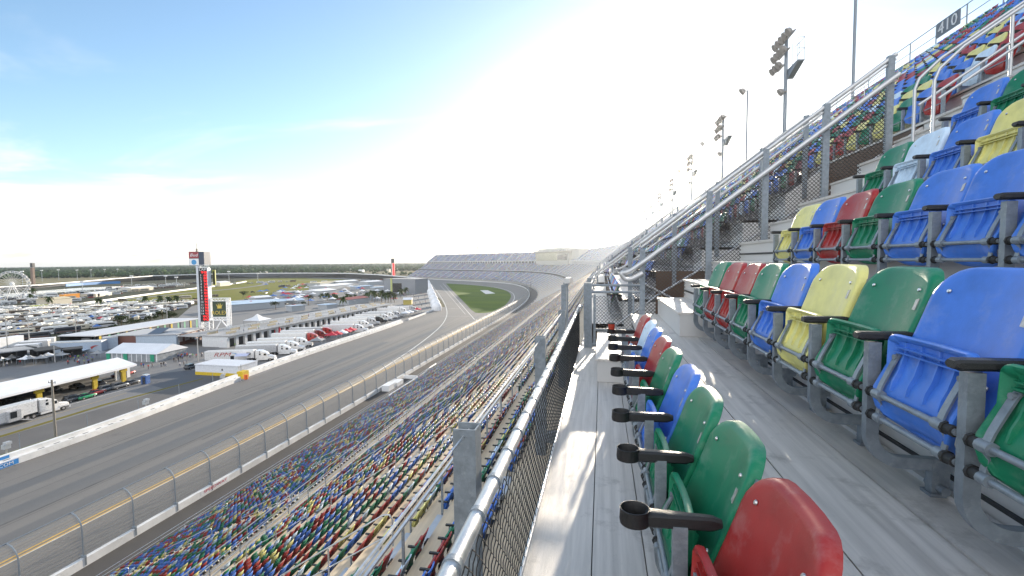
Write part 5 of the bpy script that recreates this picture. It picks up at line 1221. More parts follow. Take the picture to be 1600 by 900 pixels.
# ---- motor homes and cars in the lots
def rvmesh(kind):
    m = MB()
    if kind == 'bus':
        loft(m, [(-5.2, sec(1.22, .45, 3.25, .12)), (4.6, sec(1.22, .45, 3.25, .12)), (5.1, sec(1.18, .5, 2.6, .15)), (5.25, sec(1.1, .55, 1.6, .15))])
        for s in (-1, 1): m.box(-4.2, 4.2, s*1.225-.01, s*1.225+.01, 1.75, 2.45, 1); m.box(-5.1, 4.5, s*1.225-.008, s*1.225+.008, .9, 1.15, 3)
        m.add([(4.72, -1.05, 3.0), (4.72, 1.05, 3.0), (5.16, 1.02, 2.0), (5.16, -1.02, 2.0)], [(0, 1, 2, 3)], 1)
        m.box(-2.5, -1.5, -.5, .5, 3.25, 3.55, 2); m.box(1.2, 2.2, -.5, .5, 3.25, 3.5, 2)
        wx = (-3.3, 3.6)
    elif kind == 'trailer':
        loft(m, [(-3.6, sec(1.2, .6, 2.7, .3)), (-3.2, sec(1.22, .55, 3.0, .2)), (3.2, sec(1.22, .55, 3.0, .2)), (3.8, sec(1.15, .7, 2.4, .3))])
        for s in (-1, 1): m.box(-2.6, -1.2, s*1.225-.01, s*1.225+.01, 1.6, 2.3, 1); m.box(1.0, 2.4, s*1.225-.01, s*1.225+.01, 1.6, 2.3, 1); m.box(-.2, .5, s*1.225-.01, s*1.225+.01, .7, 2.4, 2)
        m.box(-1, 0, -.4, .4, 3.0, 3.3, 2); m.beam((3.8, 0, .6), (4.9, 0, .5), .15, mi=2)
        wx = (-.5, .5)
    else:
        loft(m, [(-3.6, sec(1.15, .6, 2.9, .12)), (1.9, sec(1.15, .6, 2.95, .12)), (2.9, sec(1.12, 1.95, 2.9, .12))])
        loft(m, [(1.9, sec(.98, .5, 1.95, .1)), (2.7, sec(.98, .5, 1.75, .12)), (2.75, sec(.95, .5, 1.25, .12)), (3.7, sec(.9, .5, 1.1, .12))])
        for s in (-1, 1): m.box(-2.8, -1.4, s*1.155-.01, s*1.155+.01, 1.6, 2.2, 1); m.box(-.4, .8, s*1.155-.01, s*1.155+.01, 1.6, 2.2, 1); m.box(1.95, 2.6, s*.985-.01, s*.985+.01, 1.2, 1.7, 1)
        m.box(-2, -1.2, -.4, .4, 2.95, 3.2, 2); wx = (-2.3, 2.6)
    for x in wx:
        for y in (-1.0, 1.0): m.tube([(x, y-.14, .42), (x, y+.14, .42)], .42, 10, 4)
    return m
LW = {'white': (.68, .68, .67), 'cream': (.55, .50, .40), 'grey': (.30, .31, .32), 'brown': (.17, .13, .10), 'dark': (.05, .055, .07)}
RVM = {}
for k in ('bus', 'trailer', 'coach'):
    mb = rvmesh(k)
    for c in (('white', 'cream', 'grey', 'brown') if k != 'bus' else ('white', 'cream', 'dark', 'brown')):
        RVM[k, c] = mb.mesh('%s_%s' % (k, c), [mat('lot_'+c, LW[c], .4, 0, .08, .6, coat=.3), GLASS, mat('roof_unit', (.6, .6, .58), .6), mat('stripe_'+('b' if c == 'white' else 'r'), (.10, .14, .28) if c == 'white' else (.25, .12, .08), .5), TYRE], 40)
SCM = {}
def smallcar(suv, c):
    if (suv, c) not in SCM:
        m = MB(); i0 = 0
        for mb, mi in ((SUVB, 0), (SUVC, 1), (SROOF, 0)) if suv else ((CBODY, 0), (CCAB, 1), (CROOF, 0)): m.add(mb.v, mb.f, mi)
        for x in (-1.38, 1.42):
            for y in (-.82, .82): m.tube([(x, y-.12, .36), (x, y+.12, .36)], .36, 10, 2)
        SCM[suv, c] = m.mesh('small_car_'+c, [CARP[c], GLASS, TYRE], 50)
    return SCM[suv, c]
def canopy_mesh(mt):
    m = MB(); peak(m, 1.8, 2.2, 3.4); [m.beam((x, y, 0), (x, y, 2.2), .07, mi=1) for x in (-1.7, 1.7) for y in (-1.7, 1.7)]; return m.mesh('canopy_tent', [mt, GALV], 0)
CT = {'white': canopy_mesh(TENTW), 'blue': canopy_mesh(mat('blue_canvas', (.06, .16, .42), .7)), 'red': canopy_mesh(RUMB), 'grey': canopy_mesh(mat('grey_canvas', (.28, .29, .3), .7))}
TH = hdg(G(0, 512), G(190, 497)); KW = {'bus': 'motor coach', 'trailer': 'travel trailer', 'coach': 'camper van'}
FARV = []
def lot(pA, pB, step, where, mode, jit=.9, flip=0.0):
    a, b = G(*pA), G(*pB); L = (b-a).length; u = (b-a).normalized(); q = 0.0; h0 = hdg(a, b)
    while q < L:
        p = a+u*q+Vector((random.uniform(-.6, .6), random.uniform(-.8, .8), 0)); r = random.random(); rz = h0+flip+random.choice((0, math.pi))+random.uniform(-.06, .06)
        if mode == 'rv' and r < .80 or mode == 'mix' and r < .5:
            k = random.choice(('bus', 'bus', 'trailer', 'coach')); c = random.choice([c for (kk, c) in RVM if kk == k]+['white']); c = c if (k, c) in RVM else 'white'
            o = link('motorhome' if k != 'trailer' else 'travel_trailer', RVM[k, c], None, p, rz); tag(o, '%s %s in the %s' % (c, KW[k], where), KW[k], 'campers in the %s' % where); q += (11.5 if k == 'bus' else 8.6) if abs(flip) < .5 else 4.2
        elif r < .93 or mode == 'car':
            suv = random.random() < .55; c = random.choice(('white', 'white', 'black', 'dark', 'grey', 'silver', 'silver', 'red', 'blue', 'beige'))
            o = link('parked_car', smallcar(suv, c), None, p, rz); tag(o, '%s %s in the %s' % (c, 'SUV' if suv else 'car', where), 'car', 'cars in the %s' % where); q += 5.6 if abs(flip) < .5 else 2.9
        else:
            c = random.choice(list(CT)); o = link('canopy_tent', CT[c], None, p, rz); tag(o, '%s pop-up canopy tent in the %s' % (c, where), 'canopy', 'pop-up canopies in the %s' % where); q += 4.5
        q += random.random()*jit*step
# near lot: rows run across the picture
NR = [(541, 520, 150, 'car', 0), (536, 515.5, 160, 'mix', 0), (531.5, 511, 170, 'mix', 0), (528, 508, 180, 'rv', 0), (525, 505, 205, 'rv', 0), (522, 503, 225, 'rv', 1.2), (519.5, 501, 240, 'mix', 1.2), (517, 499.2, 245, 'rv', 0), (514.5, 497.5, 250, 'rv', 0), (512, 496, 256, 'rv', 1.2), (510, 494.5, 262, 'car', 1.3), (508, 493, 268, 'rv', 0), (506, 491.5, 275, 'rv', 0), (504, 490.2, 278, 'rv', 1.2), (502, 489, 282, 'mix', 0), (500, 487.7, 286, 'rv', 0), (498.5, 486.5, 290, 'rv', 1.2), (496.7, 485.2, 293, 'rv', 0), (495, 484, 296, 'mix', 0), (493.5, 483, 299, 'rv', 0), (492, 482, 302, 'rv', 0), (490.5, 481, 304, 'rv', 1.2), (489, 480, 305, 'mix', 1.2), (487.7, 479.2, 307, 'rv', 0), (486.5, 478.5, 308, 'rv', 0), (485.2, 477.7, 309, 'rv', 0), (484, 477, 310, 'rv', 0)]
for i, (yl, yr, xr, md, fl) in enumerate(NR):
    lot((-6, yl), (xr, yl+(yr-yl)*xr/200), 2.2 if i > 2 else 3.5, 'camping lot, %s row from the near side' % ordinal(i+1), md, .35, fl)
# middle lots beyond the field road, left
for i, (p, q, md) in enumerate([((0, 476.5), (125, 469), 'mix'), ((0, 473.5), (170, 462.5), 'mix'), ((0, 470), (190, 459), 'mix'), ((80, 461.5), (240, 453), 'mix'), ((130, 457), (275, 450), 'mix'), ((0, 478), (118, 471), 'rv'), ((0, 475), (150, 465), 'mix'), ((0, 472), (180, 460.5), 'rv'), ((10, 468.5), (200, 457.5), 'mix'), ((60, 464), (230, 454.5), 'rv'), ((110, 459), (255, 451.5), 'rv'), ((160, 454.5), (290, 448.5), 'mix'), ((170, 451.5), (300, 446), 'rv'), ((200, 448), (310, 443.5), 'rv')]):
    lot(p, q, 3.0, 'far infield lot, %s row from the near side' % ordinal(i+1), md, .4)
# small traffic on the field track and in the paddock
for i, (p, q, w) in enumerate([((170, 472.5), (345, 464), 'strip beside the green field'), ((340, 445), (470, 440), 'lot at the far edge of the green field'), ((480, 443), (600, 437.5), 'lot beyond the paddock tents'), ((440, 449), (520, 443), 'paddock corner by the green field')]): lot(p, q, 9, w, 'mix')
for i in range(26):
    x, y = random.uniform(380, 600), random.uniform(455, 480)
    if y > 486-(x-380)*.09: continue
    c = random.choice(('white', 'black', 'red', 'silver')); o = link('parked_car', smallcar(i % 2, c), None, G(x, y), random.uniform(0, 3)); tag(o, '%s vehicle among the paddock halls' % c, 'car', 'vehicles among the paddock halls')
for i in range(34):
    x, y = random.uniform(445, 628), random.uniform(452, 476)
    c = random.choice(('white', 'white', 'blue', 'red', 'grey')); o = link('canopy_tent', CT[c], None, G(x, y), .3); o.scale = (1.6, 1.6, 1.3); tag(o, '%s peaked canopy among the paddock halls' % c, 'canopy', 'canopies among the paddock halls')
for i, (x, y, c, lab) in enumerate([(112, 468.5, 'orange', 'bright orange box truck in the far infield lot'), (67, 484.5, 'green', 'lime green covered stall among the campers')]):
    o, L, h = bld('box_truck' if i == 0 else 'market_stall', lab, 'truck' if i == 0 else 'stall', (x-12, y), (x+(13 if i == 0 else 9), y-2), 5, y-(8 if i == 0 else 6), 'flat', CARP['orange'] if i == 0 else mat('lime_canvas', (.38, .42, .04), .7), CARP['orange'] if i == 0 else mat('lime_canvas', (.38, .42, .04)), over=.05)
for i, (a, b, top, lab) in enumerate([((80, 477), (113, 474), 468, 'cream long shed beside the camping lot'), ((150, 464), (175, 461), 459, 'white marquee in the far infield lot, left one'), ((205, 456), (240, 453), 450.5, 'white marquee in the far infield lot, middle one'), ((344, 447.5), (360, 446), 441.5, 'white gabled tent right of the scoring tower'), ((40, 466), (56, 465), 462, 'white square tent below the big wheel')]):
    bld('marquee', lab, 'tent', a, b, 14, top, 'gable', mat('cream_wall', (.55, .5, .4), .7), TENTW if i else mat('cream_roof', (.55, .48, .32)), grp='marquees of the infield lots')
for i, (x, y, c) in enumerate([(519, 532, 'red'), (527, 530.5, 'red'), (535, 528.5, 'white'), (541, 526.5, 'red'), (548, 524, 'red'), (496, 541, 'grey'), (640, 494, 'white'), (647, 492, 'grey'), (652, 489.5, 'red'), (634, 495.5, 'white')]):
    o = link('canopy_tent', CT[c], None, G(x, y), .3); o.scale = (1.5, 1.5, 1.2); tag(o, '%s canopy between the truck noses and the pit wall' % c, 'canopy', '%s canopies by the pit wall' % c)
for i in range(44):
    x, y = random.uniform(385, 625), random.uniform(447, 480)
    if y > 484-(x-380)*.10: continue
    c = random.choice(('white', 'white', 'white', 'blue', 'red', 'grey')); o = link('canopy_tent', CT[c], None, G(x, y), random.random()); k = random.uniform(1.4, 2.6); o.scale = (k, k, 1.35); tag(o, '%s peaked canopy among the paddock halls' % c, 'canopy', 'canopies among the paddock halls')
for i in range(40):
    x, y = random.uniform(380, 600), random.uniform(452, 482)
    if y > 484-(x-380)*.10: continue
    c = random.choice(('white', 'black', 'silver', 'dark')); o = link('parked_car', smallcar(i % 2, c), None, G(x, y), random.uniform(0, 3)); tag(o, '%s vehicle among the paddock halls' % c, 'car', 'vehicles among the paddock halls')
for i in range(46):
    x, y = random.uniform(0, 165), random.uniform(552, 574)
    if y > 577-x*.09+(0 if x < 60 else -2) : continue
    if i % 3: person(x, y, random.choice(cs), 'between the black team awnings')
    else: c = random.choice(('white', 'grey', 'blue')); o = link('canopy_tent', CT[c], None, G(x, y), random.random()); tag(o, '%s canopy between the black team awnings' % c, 'canopy', '%s canopies by the team awnings' % c)
for i, (x0, x1, y, top, c) in enumerate([(22, 62, 552, 541, 'white'), (30, 75, 545, 535.5, 'silver'), (95, 140, 541, 532, 'white'), (120, 165, 536.5, 528, 'silver'), (45, 85, 540, 531.5, 'white')]):
    o, L, h = bld('race_trailer', 'long %s race trailer parked behind the team awnings, %s from the near side' % (c, ordinal(i+1)), 'trailer', (x0, y), (x1, y-3), 3, top, 'flat', CARP[c], TENTW, over=.03); m = MB(); m.box(L*.15, L*.35, -.04, 0, h*.4, h*.75); m.build('window', GLASS, o, smooth=0)
# ---- far ground: field, lake, roads, banked turn
FIELD = [(336, 473), (372, 469), (420, 463), (470, 455.5), (515, 448), (548, 441), (553, 437.6), (520, 435.6), (470, 434.6), (415, 435), (385, 437), (350, 443.5), (300, 451.5), (240, 459.5), (180, 468), (110, 479), (125, 485), (180, 482.5), (250, 478)]
flat('infield_grass', [G(*p) for p in FIELD], .03, GRASSD)
rb = MB(); ribbon(rb, smoothline([G(*p) for p in [(560, 439), (500, 437.5), (440, 438), (408, 441), (420, 444.5), (360, 452), (300, 457), (230, 464), (160, 472)]]), 9, .04); ribbon(rb, smoothline([G(*p) for p in [(345, 474), (430, 463), (500, 453), (560, 445)]]), 10, .045); structure('infield_road', rb, PAVE)
wline = thing('field_wall', 'low white wall running along the far side of the green field', 'wall'); m = MB()
pts = smoothline([G(*p) for p in [(112, 478.5), (180, 468.5), (240, 460), (290, 453.5), (340, 447.5), (372, 443), (385, 440.5)]], 2)
for a_0, b_0 in zip(pts[:-1], pts[1:]): m.beam((a_0.x, a_0.y, .9), (b_0.x, b_0.y, .9), .6, 1.8)
m.build('barrier', WHITEP, wline, smooth=0)
flat('lake', [G(*p) for p in [(-40, 472), (20, 465), (60, 459.5), (120, 454.5), (200, 449), (203, 446.5), (130, 449.5), (60, 454.5), (0, 460), (-40, 464)]], .045, mat('lake_water', (.05, .07, .09), .08, 0, .1, .02))
bs = thing('blue_hoarding', 'long low blue hoarding beyond the lake', 'hoarding'); m = MB()
pts = [G(*p) for p in [(103, 447.8), (130, 445.8), (160, 444), (188, 443)]]
for a_0, b_0 in zip(pts[:-1], pts[1:]): m.beam((a_0.x, a_0.y, 2.2), (b_0.x, b_0.y, 2.2), .8, 4.4)
m.build('panel', mat('hoarding_blue', (.05, .20, .48), .6), bs, smooth=0)
INN = [(-30, 456), (0, 453.5), (60, 449), (120, 445), (180, 440.5), (240, 437), (320, 434.5), (400, 433.4), (480, 433), (540, 433.4), (590, 435.2), (630, 437.4), (668, 439.6)]
OUT = [(-30, 451.5), (0, 449.3), (60, 446), (120, 441.2), (180, 436), (240, 431.5), (320, 428.9), (400, 427.5), (480, 427.2), (540, 427.6), (590, 429.8), (630, 433), (668, 437.2)]
zi = [1, 1, 1, 1, 1, 1, 1, 1, 1, 1, 1, .6, .3]; zo = [4, 4, 4, 5, 7, 9, 9.5, 9.5, 9.5, 9.5, 9, 7, 4]
I = [G(*p, z) for p, z in zip(INN, zi)]; O = [G(*p, z) for p, z in zip(OUT, zo)]
bm_ = MB(); wm = MB()
for i in range(len(I)-1):
    bm_.quad(I[i], I[i+1], O[i+1], O[i]); bm_.quad((*I[i].xy, -.5), (*I[i+1].xy, -.5), I[i+1], I[i]); bm_.quad(O[i], O[i+1], (*(O[i+1].xy*1.012), -.3), (*(O[i].xy*1.012), -.3))
    wm.beam(O[i]+Vector((0, 0, .8)), O[i+1]+Vector((0, 0, .8)), .5, 1.7)
structure('banked_turn', bm_, mat('turn_asphalt', (.06, .062, .068), .8, 0, .2, .05))
bw = thing('turn_wall', 'thin white wall along the rim of the distant banked turn', 'wall'); wm.build('barrier', WHITEP, bw, smooth=0)
flat('dry_field', [G(*p) for p in [(-200, 452), (0, 446.5), (120, 439), (240, 430), (400, 426), (560, 425.2), (680, 427), (690, 420), (500, 418.8), (300, 421), (0, 427), (-200, 432)]], .03, mat('dry_field', (.17, .15, .085), .95, 0, spec=.08, scale=.006, col2=(.24, .21, .12)))
# ferris wheel
FWp = G(21, 472); fw = thing('ferris_wheel', 'white ferris wheel rising above the lake at the left edge', 'ferris wheel', FWp, YAW+.5); k = 1/ppm(FWp); rr = 20*k; zc = ZAT(FWp, 443.5)
m = MB()
for y in (-1.2, 1.2):
    for r in (rr, rr*.86): m.tube([(r*math.cos(2*math.pi*i/36), y, zc+r*math.sin(2*math.pi*i/36)) for i in range(37)], .15, 5, cap=False)
    for i in range(24): a_0 = 2*math.pi*i/24; m.beam((0, y, zc), (rr*math.cos(a_0), y, zc+rr*math.sin(a_0)), .11)
m.tube([(0, -2, zc), (0, 2, zc)], 1.2, 12); m.build('wheel', WHITEP, fw, smooth=0)
m = MB(); [m.beam((x, y, 0), (0, y, zc), .4) for x in (-6, 6) for y in (-2.2, 2.2)]; m.build('support', WHITEP, fw, smooth=0)
gm = MB().box(-.9, .9, -.9, .9, -1.6, 0).mesh('gondola', CARP['silver'], 0)
for i in range(24): a_0 = 2*math.pi*(i+.5)/24; link('gondola', gm, fw, (rr*math.cos(a_0), 0, zc+rr*math.sin(a_0)))
# far tower and light poles
tp = G(52.5, 444); k = 1/ppm(tp); tw = thing('brick_tower', 'slim brown tower with a dark head right of the ferris wheel', 'tower', tp, YAW)
m = MB(); m.box(-2.2*k, 1.5*k, -2, 2, 0, ZAT(tp, 418)); m.build('shaft', mat('brown_brick', (.20, .14, .11), .8), tw, smooth=0); m = MB(); m.box(-1.6*k, 2.0*k, -2.4, 2.4, ZAT(tp, 417.5), ZAT(tp, 411)); m.build('head', DARK, tw, smooth=0)
fp = None
for i, (x, yb, yt) in enumerate([(66, 440, 423), (92, 438, 422), (121, 437, 422.5), (142.5, 434, 422), (164, 432.5, 421.5), (184, 431, 421), (206, 446, 432), (259, 443, 432), (276, 446, 434), (36, 451, 425), (129, 455, 441), (403, 441, 428), (358, 440, 425)]):
    p = G(x, yb); o = thing('light_mast', 'far floodlight mast at the turn, %s from the left' % ordinal(i+1), 'light pole', p, YAW, 'far light masts round the turn'); z = ZAT(p, yt)
    m = MB(); m.tube([(0, 0, 0), (0, 0, z)], [.45, .3], 6); m.build('mast', GALV, o); m = MB(); m.box(-2.6, 2.6, -.5, .5, z, z+1.6); m.build('lamp_head', WHITEP, o, smooth=0)
# poles standing in the lots
for i, (x, yb, yt) in enumerate([(12, 547, 497), (46.5, 541, 487), (119, 521.5, 480), (203, 505, 478), (262, 512, 468), (310, 565, 530), (86, 566, 540), (176, 580, 562), (143, 497, 480)]):
    p = G(x, yb); o = thing('lamp_post', 'thin pale pole in the infield, %s' % ['at the left edge by the white bus', 'right of the white bus', 'at the corner of the camping lot', 'between campers left of the scoring tower', 'just left of the scoring tower', 'in front of the garage row', 'above the white canopy roof', 'at the right end of the canopy', 'in the middle of the camping lot'][i], 'lamp post', p, 0, 'poles in the infield'); z = ZAT(p, yt)
    m = MB(); m.tube([(0, 0, 0), (0, 0, z)], [.22, .14], 6); m.build('shaft', CONC, o); m = MB(); m.box(-.9, .3, -.2, .2, z, z+.25); m.build('lamp_head', GALV, o, smooth=0)
# ---- trees
LEAF = mat('palm_leaf', (.045, .07, .02), .6, 0, var=.35, scale=.8, spec=.08); BARK = mat('palm_bark', (.16, .12, .08), .9, 0, .3, 2); LEAF2 = mat('broad_leaf', (.04, .055, .018), .7, 0, var=.4, scale=.5, spec=.08)
def palm_mesh(seed):
    r = random.Random(seed); m = MB()
    for i in range(46):
        a = r.uniform(0, 6.283); e = r.uniform(-.7, 1.2); L = r.uniform(1.9, 2.9); n = 5; P = []
        for j in range(n+1):
            t = j/n; P.append(Vector((math.cos(a)*L*t*math.cos(e*.8), math.sin(a)*L*t*math.cos(e*.8), L*(math.sin(e)*t-.75*t*t))))
        sd_ = Vector((-math.sin(a), math.cos(a), 0))
        for j in range(n): w0, w1 = .34*math.sin(math.pi*(.15+.8*j/n)), .34*math.sin(math.pi*(.15+.8*(j+1)/n)); m.quad(P[j]-sd_*w0, P[j]+sd_*w0-Vector((0, 0, .1)), P[j+1]+sd_*w1-Vector((0, 0, .1)), P[j+1]-sd_*w1)
    return m.mesh('crown', LEAF, 0, fix=False)
PMS = [palm_mesh(i) for i in range(3)]; PTK = MB().tube([(0, 0, -1), (.1, .05, -.5), (0, 0, -.02)], [.03, .028, .024], 7).mesh('trunk', BARK)
def palm(px, top, bot, lab):
    p = G(px, bot); z = ZAT(p, top+2.2); t = thing('palm_tree', lab, 'palm tree', p, random.uniform(0, 6), 'palm trees of the paddock'); c = link('crown', random.choice(PMS), t, (0, 0, z)); s = min(1.5, z*.17+.35); c.scale = (s, s, s); k = link('trunk', PTK, t, (0, 0, z)); k.scale = (z*.9, z*.9, z)
PX_ = [(30, 380, 470), (95, 375, 480), (180, 385, 470), (290, 430, 560), (340, 385, 470), (560, 395, 480), (600, 370, 470), (650, 345, 480), (685, 350, 500), (720, 380, 480), (775, 345, 500), (815, 375, 500), (850, 370, 510), (890, 365, 505), (930, 380, 500), (1030, 325, 400), (1080, 310, 430), (1010, 330, 440), (210, 400, 480), (390, 400, 480), (440, 390, 450)]
for i, (x, t, b) in enumerate(PX_): X, Y1, = c6(x, t); palm(X, Y1, 410+b/8, 'palm tree in the paddock, %s from the left in the palm group' % ordinal(i+1))
for i, (x, t, b) in enumerate([(77, 463, 481), (52, 449, 463), (155, 465.5, 480), (228, 462, 478), (251, 461.5, 478), (276, 461.5, 478), (264, 463, 478), (48, 458, 470)]): palm(x, t, b, 'palm tree by the camping lots, %s in the list from the near side' % ordinal(i+1))
def tree_mesh(seed, n=420):
    r = random.Random(seed); m = MB(); cl_ = [(r.uniform(-.7, .7), r.uniform(-.7, .7), r.uniform(-.35, .55), r.uniform(.3, .55)) for _ in range(9)]
    for _ in range(n):
        cx_, cy_, cz_, cr = r.choice(cl_); d = Vector((r.gauss(0, 1), r.gauss(0, 1), r.gauss(0, .8))).normalized()*cr*r.uniform(.6, 1.0); p = Vector((cx_, cy_, cz_))+d
        a = Vector((r.gauss(0, 1), r.gauss(0, 1), r.gauss(0, 1))).normalized()*.10; b = Vector((r.gauss(0, 1), r.gauss(0, 1), r.gauss(0, 1))).normalized()*.10; m.quad(p-a, p-b, p+a, p+b)
    return m.mesh('crown', LEAF2, 0, fix=False)
TMS = [tree_mesh(i) for i in range(4)]; TTK = MB().tube([(0, 0, 0), (.03, 0, .5), (0, 0, 1)], [.06, .045, .03], 7).tube([(.02, 0, .55), (.25, .1, .95)], [.03, .015], 5).mesh('trunk', BARK)
def tree(px, top, bot, wpx, lab, grp='broad-leaved trees of the infield'):
    p = G(px, bot); z = ZAT(p, top); r = wpx/2/ppm(p); t = thing('broadleaf_tree', lab, 'tree', p, random.uniform(0, 6), grp); hc = min(z*.75, r*1.6)
    c = link('crown', random.choice(TMS), t, (0, 0, z-hc*.5)); c.scale = (r, r, hc*.55); k = link('trunk', TTK, t); k.scale = (z*.6, z*.6, z*.75)
for i, (x, t, b, w) in enumerate([(431, 470, 484, 13), (482, 461, 477, 10), (380, 454, 465, 13), (255, 482, 503, 20), (270, 486, 505, 16), (190, 491, 512, 24), (210, 497, 512, 20), (236, 490, 508, 16), (7, 560, 573, 9), (305, 465, 472, 8), (475, 470, 483, 8), (538, 462, 472, 7), (178, 505, 519, 14), (328, 547, 556, 8), (340, 549, 557, 10)]):
    tree(x, t, b, w, 'round dark green tree, %s of the scattered infield trees from the near end' % ordinal(i+1))
# far wood: thousands of crowns as one mass
ico = bmesh.new(); bmesh.ops.create_icosphere(ico, subdivisions=1, radius=1.0); ico.verts.ensure_lookup_table()
iv = np.array([v.co[:] for v in ico.verts], np.float32); it = np.array([[v.index for v in f.verts] for f in ico.faces], np.int32); ico.free()
fx, fy, fs = [], [], []
zone = [(-260, 700, 436.5, 419.5, 5200), (-260, 700, 425, 416.5, 4200)]
for x0, x1, yb, yt, n in zone:
    for _ in range(n):
        x = random.uniform(x0, x1); hy = 418.2-x*.0125
        y0 = yb-(x+0)*.020 if yb > 430 else hy+7.5
        y = hy+4.2+(y0-hy-4.2)*random.random()**1.6 if yb > 430 else hy+2.2+random.random()*3.5
        p = G(x, y)
        if p.xy.length > 8200: continue
        fx.append(p.x); fy.append(p.y); fs.append(random.uniform(3.5, 8.5))
for _ in range(160):
    p = G(random.uniform(-100, 680), random.uniform(425.5, 431)); fx.append(p.x); fy.append(p.y); fs.append(random.uniform(2, 4.5))
fx, fy, fs = np.array(fx), np.array(fy), np.array(fs); n = len(fx)
jit = RNG.uniform(.65, 1.35, (n, len(iv), 1)).astype(np.float32)
V = iv[None]*jit*np.stack([fs*1.15, fs*1.15, fs*.95], 1)[:, None, :]; V[:, :, 0] += fx[:, None]; V[:, :, 1] += fy[:, None]; V[:, :, 2] += (fs*.9)[:, None]
cc = np.repeat((np.array([[.030, .050, .018]])*RNG.uniform(.55, 1.6, (n, 1))), len(iv), 0)
me = mesh_np('far_wood', V.reshape(-1, 3).astype(np.float32), (it[None]+(np.arange(n)*len(iv))[:, None, None]).reshape(-1, 3), mat('far_leaves', (.03, .05, .02), .9, 0, var=.3, scale=.05, spec=.08, attr='Col'), cc)
tag(link('far_wood', me), 'dark belt of woodland along the flat horizon', 'wood', kind='stuff')
# a few pale houses in the wood's edge
for i, x in enumerate((105, 200, 405, 444, 546, 560, 575, 590, 604, 638)):
    yb = 431.5-x*.016+(i % 3)*1.5; bld('far_house', 'small pale building at the edge of the far wood, %s from the left' % ordinal(i+1), 'house', (x, yb), (x+random.uniform(4, 9), yb-.05), 14, 6+random.random()*3, 'gable', WHITEP if i % 2 else mat('cream_wall', (.55, .5, .4)), GREYR if i % 3 else TENTW, grp='pale buildings by the far wood')

from collections import Counter
print('COUNTS', Counter(o.get('category') for o in SC.objects if o.parent is None).most_common(12))
SKY_STR, SUN_STR, EXPO, HAZE = .116, 3.9, 1.45, 6.5e-5
CLOUD_LOC, CLOUD_A, CLOUD_B, CLOUD_COL = (0, 0, 0), .56, 1.35, (4.4, 4.3, 4.15)
FILL_CLOUD_COL = (5.6, 5.8, 6.1)  # radiance of the fill cloud added behind the viewer
# ---------------------------------------------------------------- sky, sun, haze, view
SUN_AZ, SUN_EL = R_(7.5), R_(9.5)           # azimuth measured from +Y towards +X
wd = bpy.data.worlds.new('World'); SC.world = wd; wd.use_nodes = True; nt = wd.node_tree; N, L = nt.nodes, nt.links
bg = N['Background']; sky = N.new('ShaderNodeTexSky'); sky.sky_type = 'NISHITA'; sky.sun_disc = False
sky.sun_elevation = SUN_EL; sky.sun_rotation = SUN_AZ; sky.air_density = 1.0; sky.dust_density = .6; sky.ozone_density = 2.2
bg.inputs['Strength'].default_value = SKY_STR
tc = N.new('ShaderNodeTexCoord'); sx = N.new('ShaderNodeSeparateXYZ'); L.new(tc.outputs['Generated'], sx.inputs[0])
def mth(op, a, b=None, clamp=False):
    n = N.new('ShaderNodeMath'); n.operation = op; n.use_clamp = clamp
    for i, v in enumerate((a, b)):
        if v is None: continue
        if isinstance(v, (int, float)): n.inputs[i].default_value = v
        else: L.new(v, n.inputs[i])
    return n.outputs[0]
# thin cloud sheet: noise on the sky projected to a flat layer
zc = mth('MAXIMUM', mth('ADD', sx.outputs['Z'], .10), .02)
cx, cy = mth('DIVIDE', sx.outputs['X'], zc), mth('DIVIDE', sx.outputs['Y'], zc)
cb = N.new('ShaderNodeCombineXYZ'); L.new(cx, cb.inputs[0]); L.new(cy, cb.inputs[1])
mp = N.new('ShaderNodeMapping'); L.new(cb.outputs[0], mp.inputs['Vector']); mp.inputs['Scale'].default_value = (.55, 1.0, 1); mp.inputs['Rotation'].default_value = (0, 0, R_(-28)); mp.inputs['Location'].default_value = CLOUD_LOC
nz = N.new('ShaderNodeTexNoise'); nz.inputs['Scale'].default_value = 1.15; nz.inputs['Detail'].default_value = 8; nz.inputs['Roughness'].default_value = .55; nz.inputs['Distortion'].default_value = .5
L.new(mp.outputs[0], nz.inputs['Vector'])
# more cloud low down and towards the sun
sd = Vector((math.sin(SUN_AZ)*math.cos(SUN_EL), math.cos(SUN_AZ)*math.cos(SUN_EL), math.sin(SUN_EL)))
vd = N.new('ShaderNodeVectorMath'); vd.operation = 'DOT_PRODUCT'; L.new(tc.outputs['Generated'], vd.inputs[0]); vd.inputs[1].default_value = sd
low = mth('ADD', mth('MULTIPLY', mth('SUBTRACT', .30, sx.outputs['Z']), 1.1), mth('MULTIPLY', mth('MAXIMUM', mth('SUBTRACT', .17, sx.outputs['Z']), 0.0), 4.6))
sunw = mth('MAXIMUM', mth('MULTIPLY', mth('SUBTRACT', vd.outputs['Value'], .80), 2.2), -.06)
cov = mth('ADD', mth('ADD', mth('MULTIPLY', mth('SUBTRACT', nz.outputs['Fac'], .5), 2.7), low), mth('ADD', sunw, .5))
mk = N.new('ShaderNodeMapRange'); mk.inputs['From Min'].default_value = CLOUD_A; mk.inputs['From Max'].default_value = CLOUD_B; mk.interpolation_type = 'SMOOTHSTEP'
L.new(cov, mk.inputs['Value'])
mx = N.new('ShaderNodeMix'); mx.data_type = 'RGBA'; L.new(mth('MULTIPLY', mk.outputs['Result'], .85), mx.inputs['Factor'])
L.new(sky.outputs['Color'], mx.inputs[6]); mx.inputs[7].default_value = (*CLOUD_COL, 1)
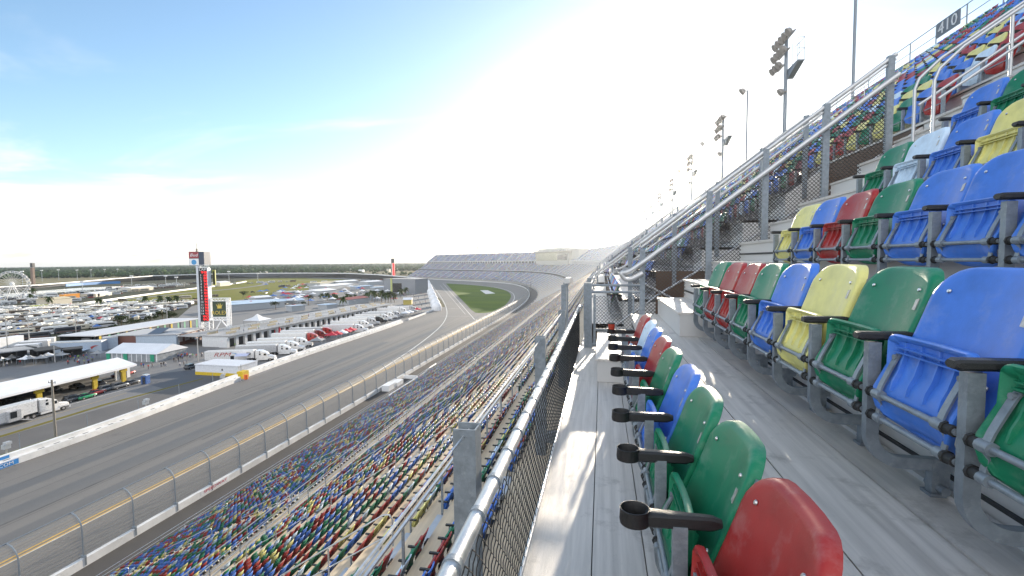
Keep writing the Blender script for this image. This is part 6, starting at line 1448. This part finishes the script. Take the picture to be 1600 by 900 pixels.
# unseen bright cloud added behind the viewer as fill light
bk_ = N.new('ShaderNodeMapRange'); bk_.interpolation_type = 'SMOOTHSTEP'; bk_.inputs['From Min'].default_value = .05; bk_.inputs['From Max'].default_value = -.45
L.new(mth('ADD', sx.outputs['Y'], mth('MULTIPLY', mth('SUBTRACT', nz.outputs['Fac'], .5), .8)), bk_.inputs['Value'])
m3 = N.new('ShaderNodeMix'); m3.data_type = 'RGBA'; L.new(bk_.outputs['Result'], m3.inputs['Factor']); L.new(mx.outputs[2], m3.inputs[6]); m3.inputs[7].default_value = (*FILL_CLOUD_COL, 1)
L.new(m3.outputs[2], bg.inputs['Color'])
sl = bpy.data.lights.new('sun', 'SUN'); sl.energy = SUN_STR; sl.angle = R_(.53); sl.color = (1, .87, .70)
so = bpy.data.objects.new('sun', sl); COL.objects.link(so); so.rotation_euler = Vector(-sd).to_track_quat('-Z', 'Y').to_euler(); so.location = (0, 0, 300)
if HAZE:
    hm = bpy.data.materials.new('haze_air'); hm.use_nodes = True; hn = hm.node_tree; hn.nodes.remove(hn.nodes['Principled BSDF'])
    pv_ = hn.nodes.new('ShaderNodeVolumePrincipled'); pv_.inputs['Color'].default_value = (.86, .92, 1, 1); pv_.inputs['Density'].default_value = HAZE; pv_.inputs['Anisotropy'].default_value = .85
    hn.links.new(pv_.outputs[0], hn.nodes['Material Output'].inputs['Volume'])
    m = MB(); m.box(-9000, 9000, -9000, 9000, -1.2, 78); tag(m.build('haze', hm, smooth=0), 'thin warm haze lying over the whole race track', 'haze', kind='stuff')
vs = SC.view_settings; vs.view_transform = 'Standard'; vs.look = 'None'; vs.exposure = EXPO; vs.gamma = 1; vs.use_curve_mapping = False
SC.render.engine = 'CYCLES'; cy_ = SC.cycles; cy_.use_denoising = True; cy_.max_bounces = 6; cy_.diffuse_bounces = 3; cy_.glossy_bounces = 3; cy_.transparent_max_bounces = 12; cy_.volume_bounces = 0
cy_.sample_clamp_indirect = 6; cy_.use_adaptive_sampling = True; cy_.adaptive_threshold = .015
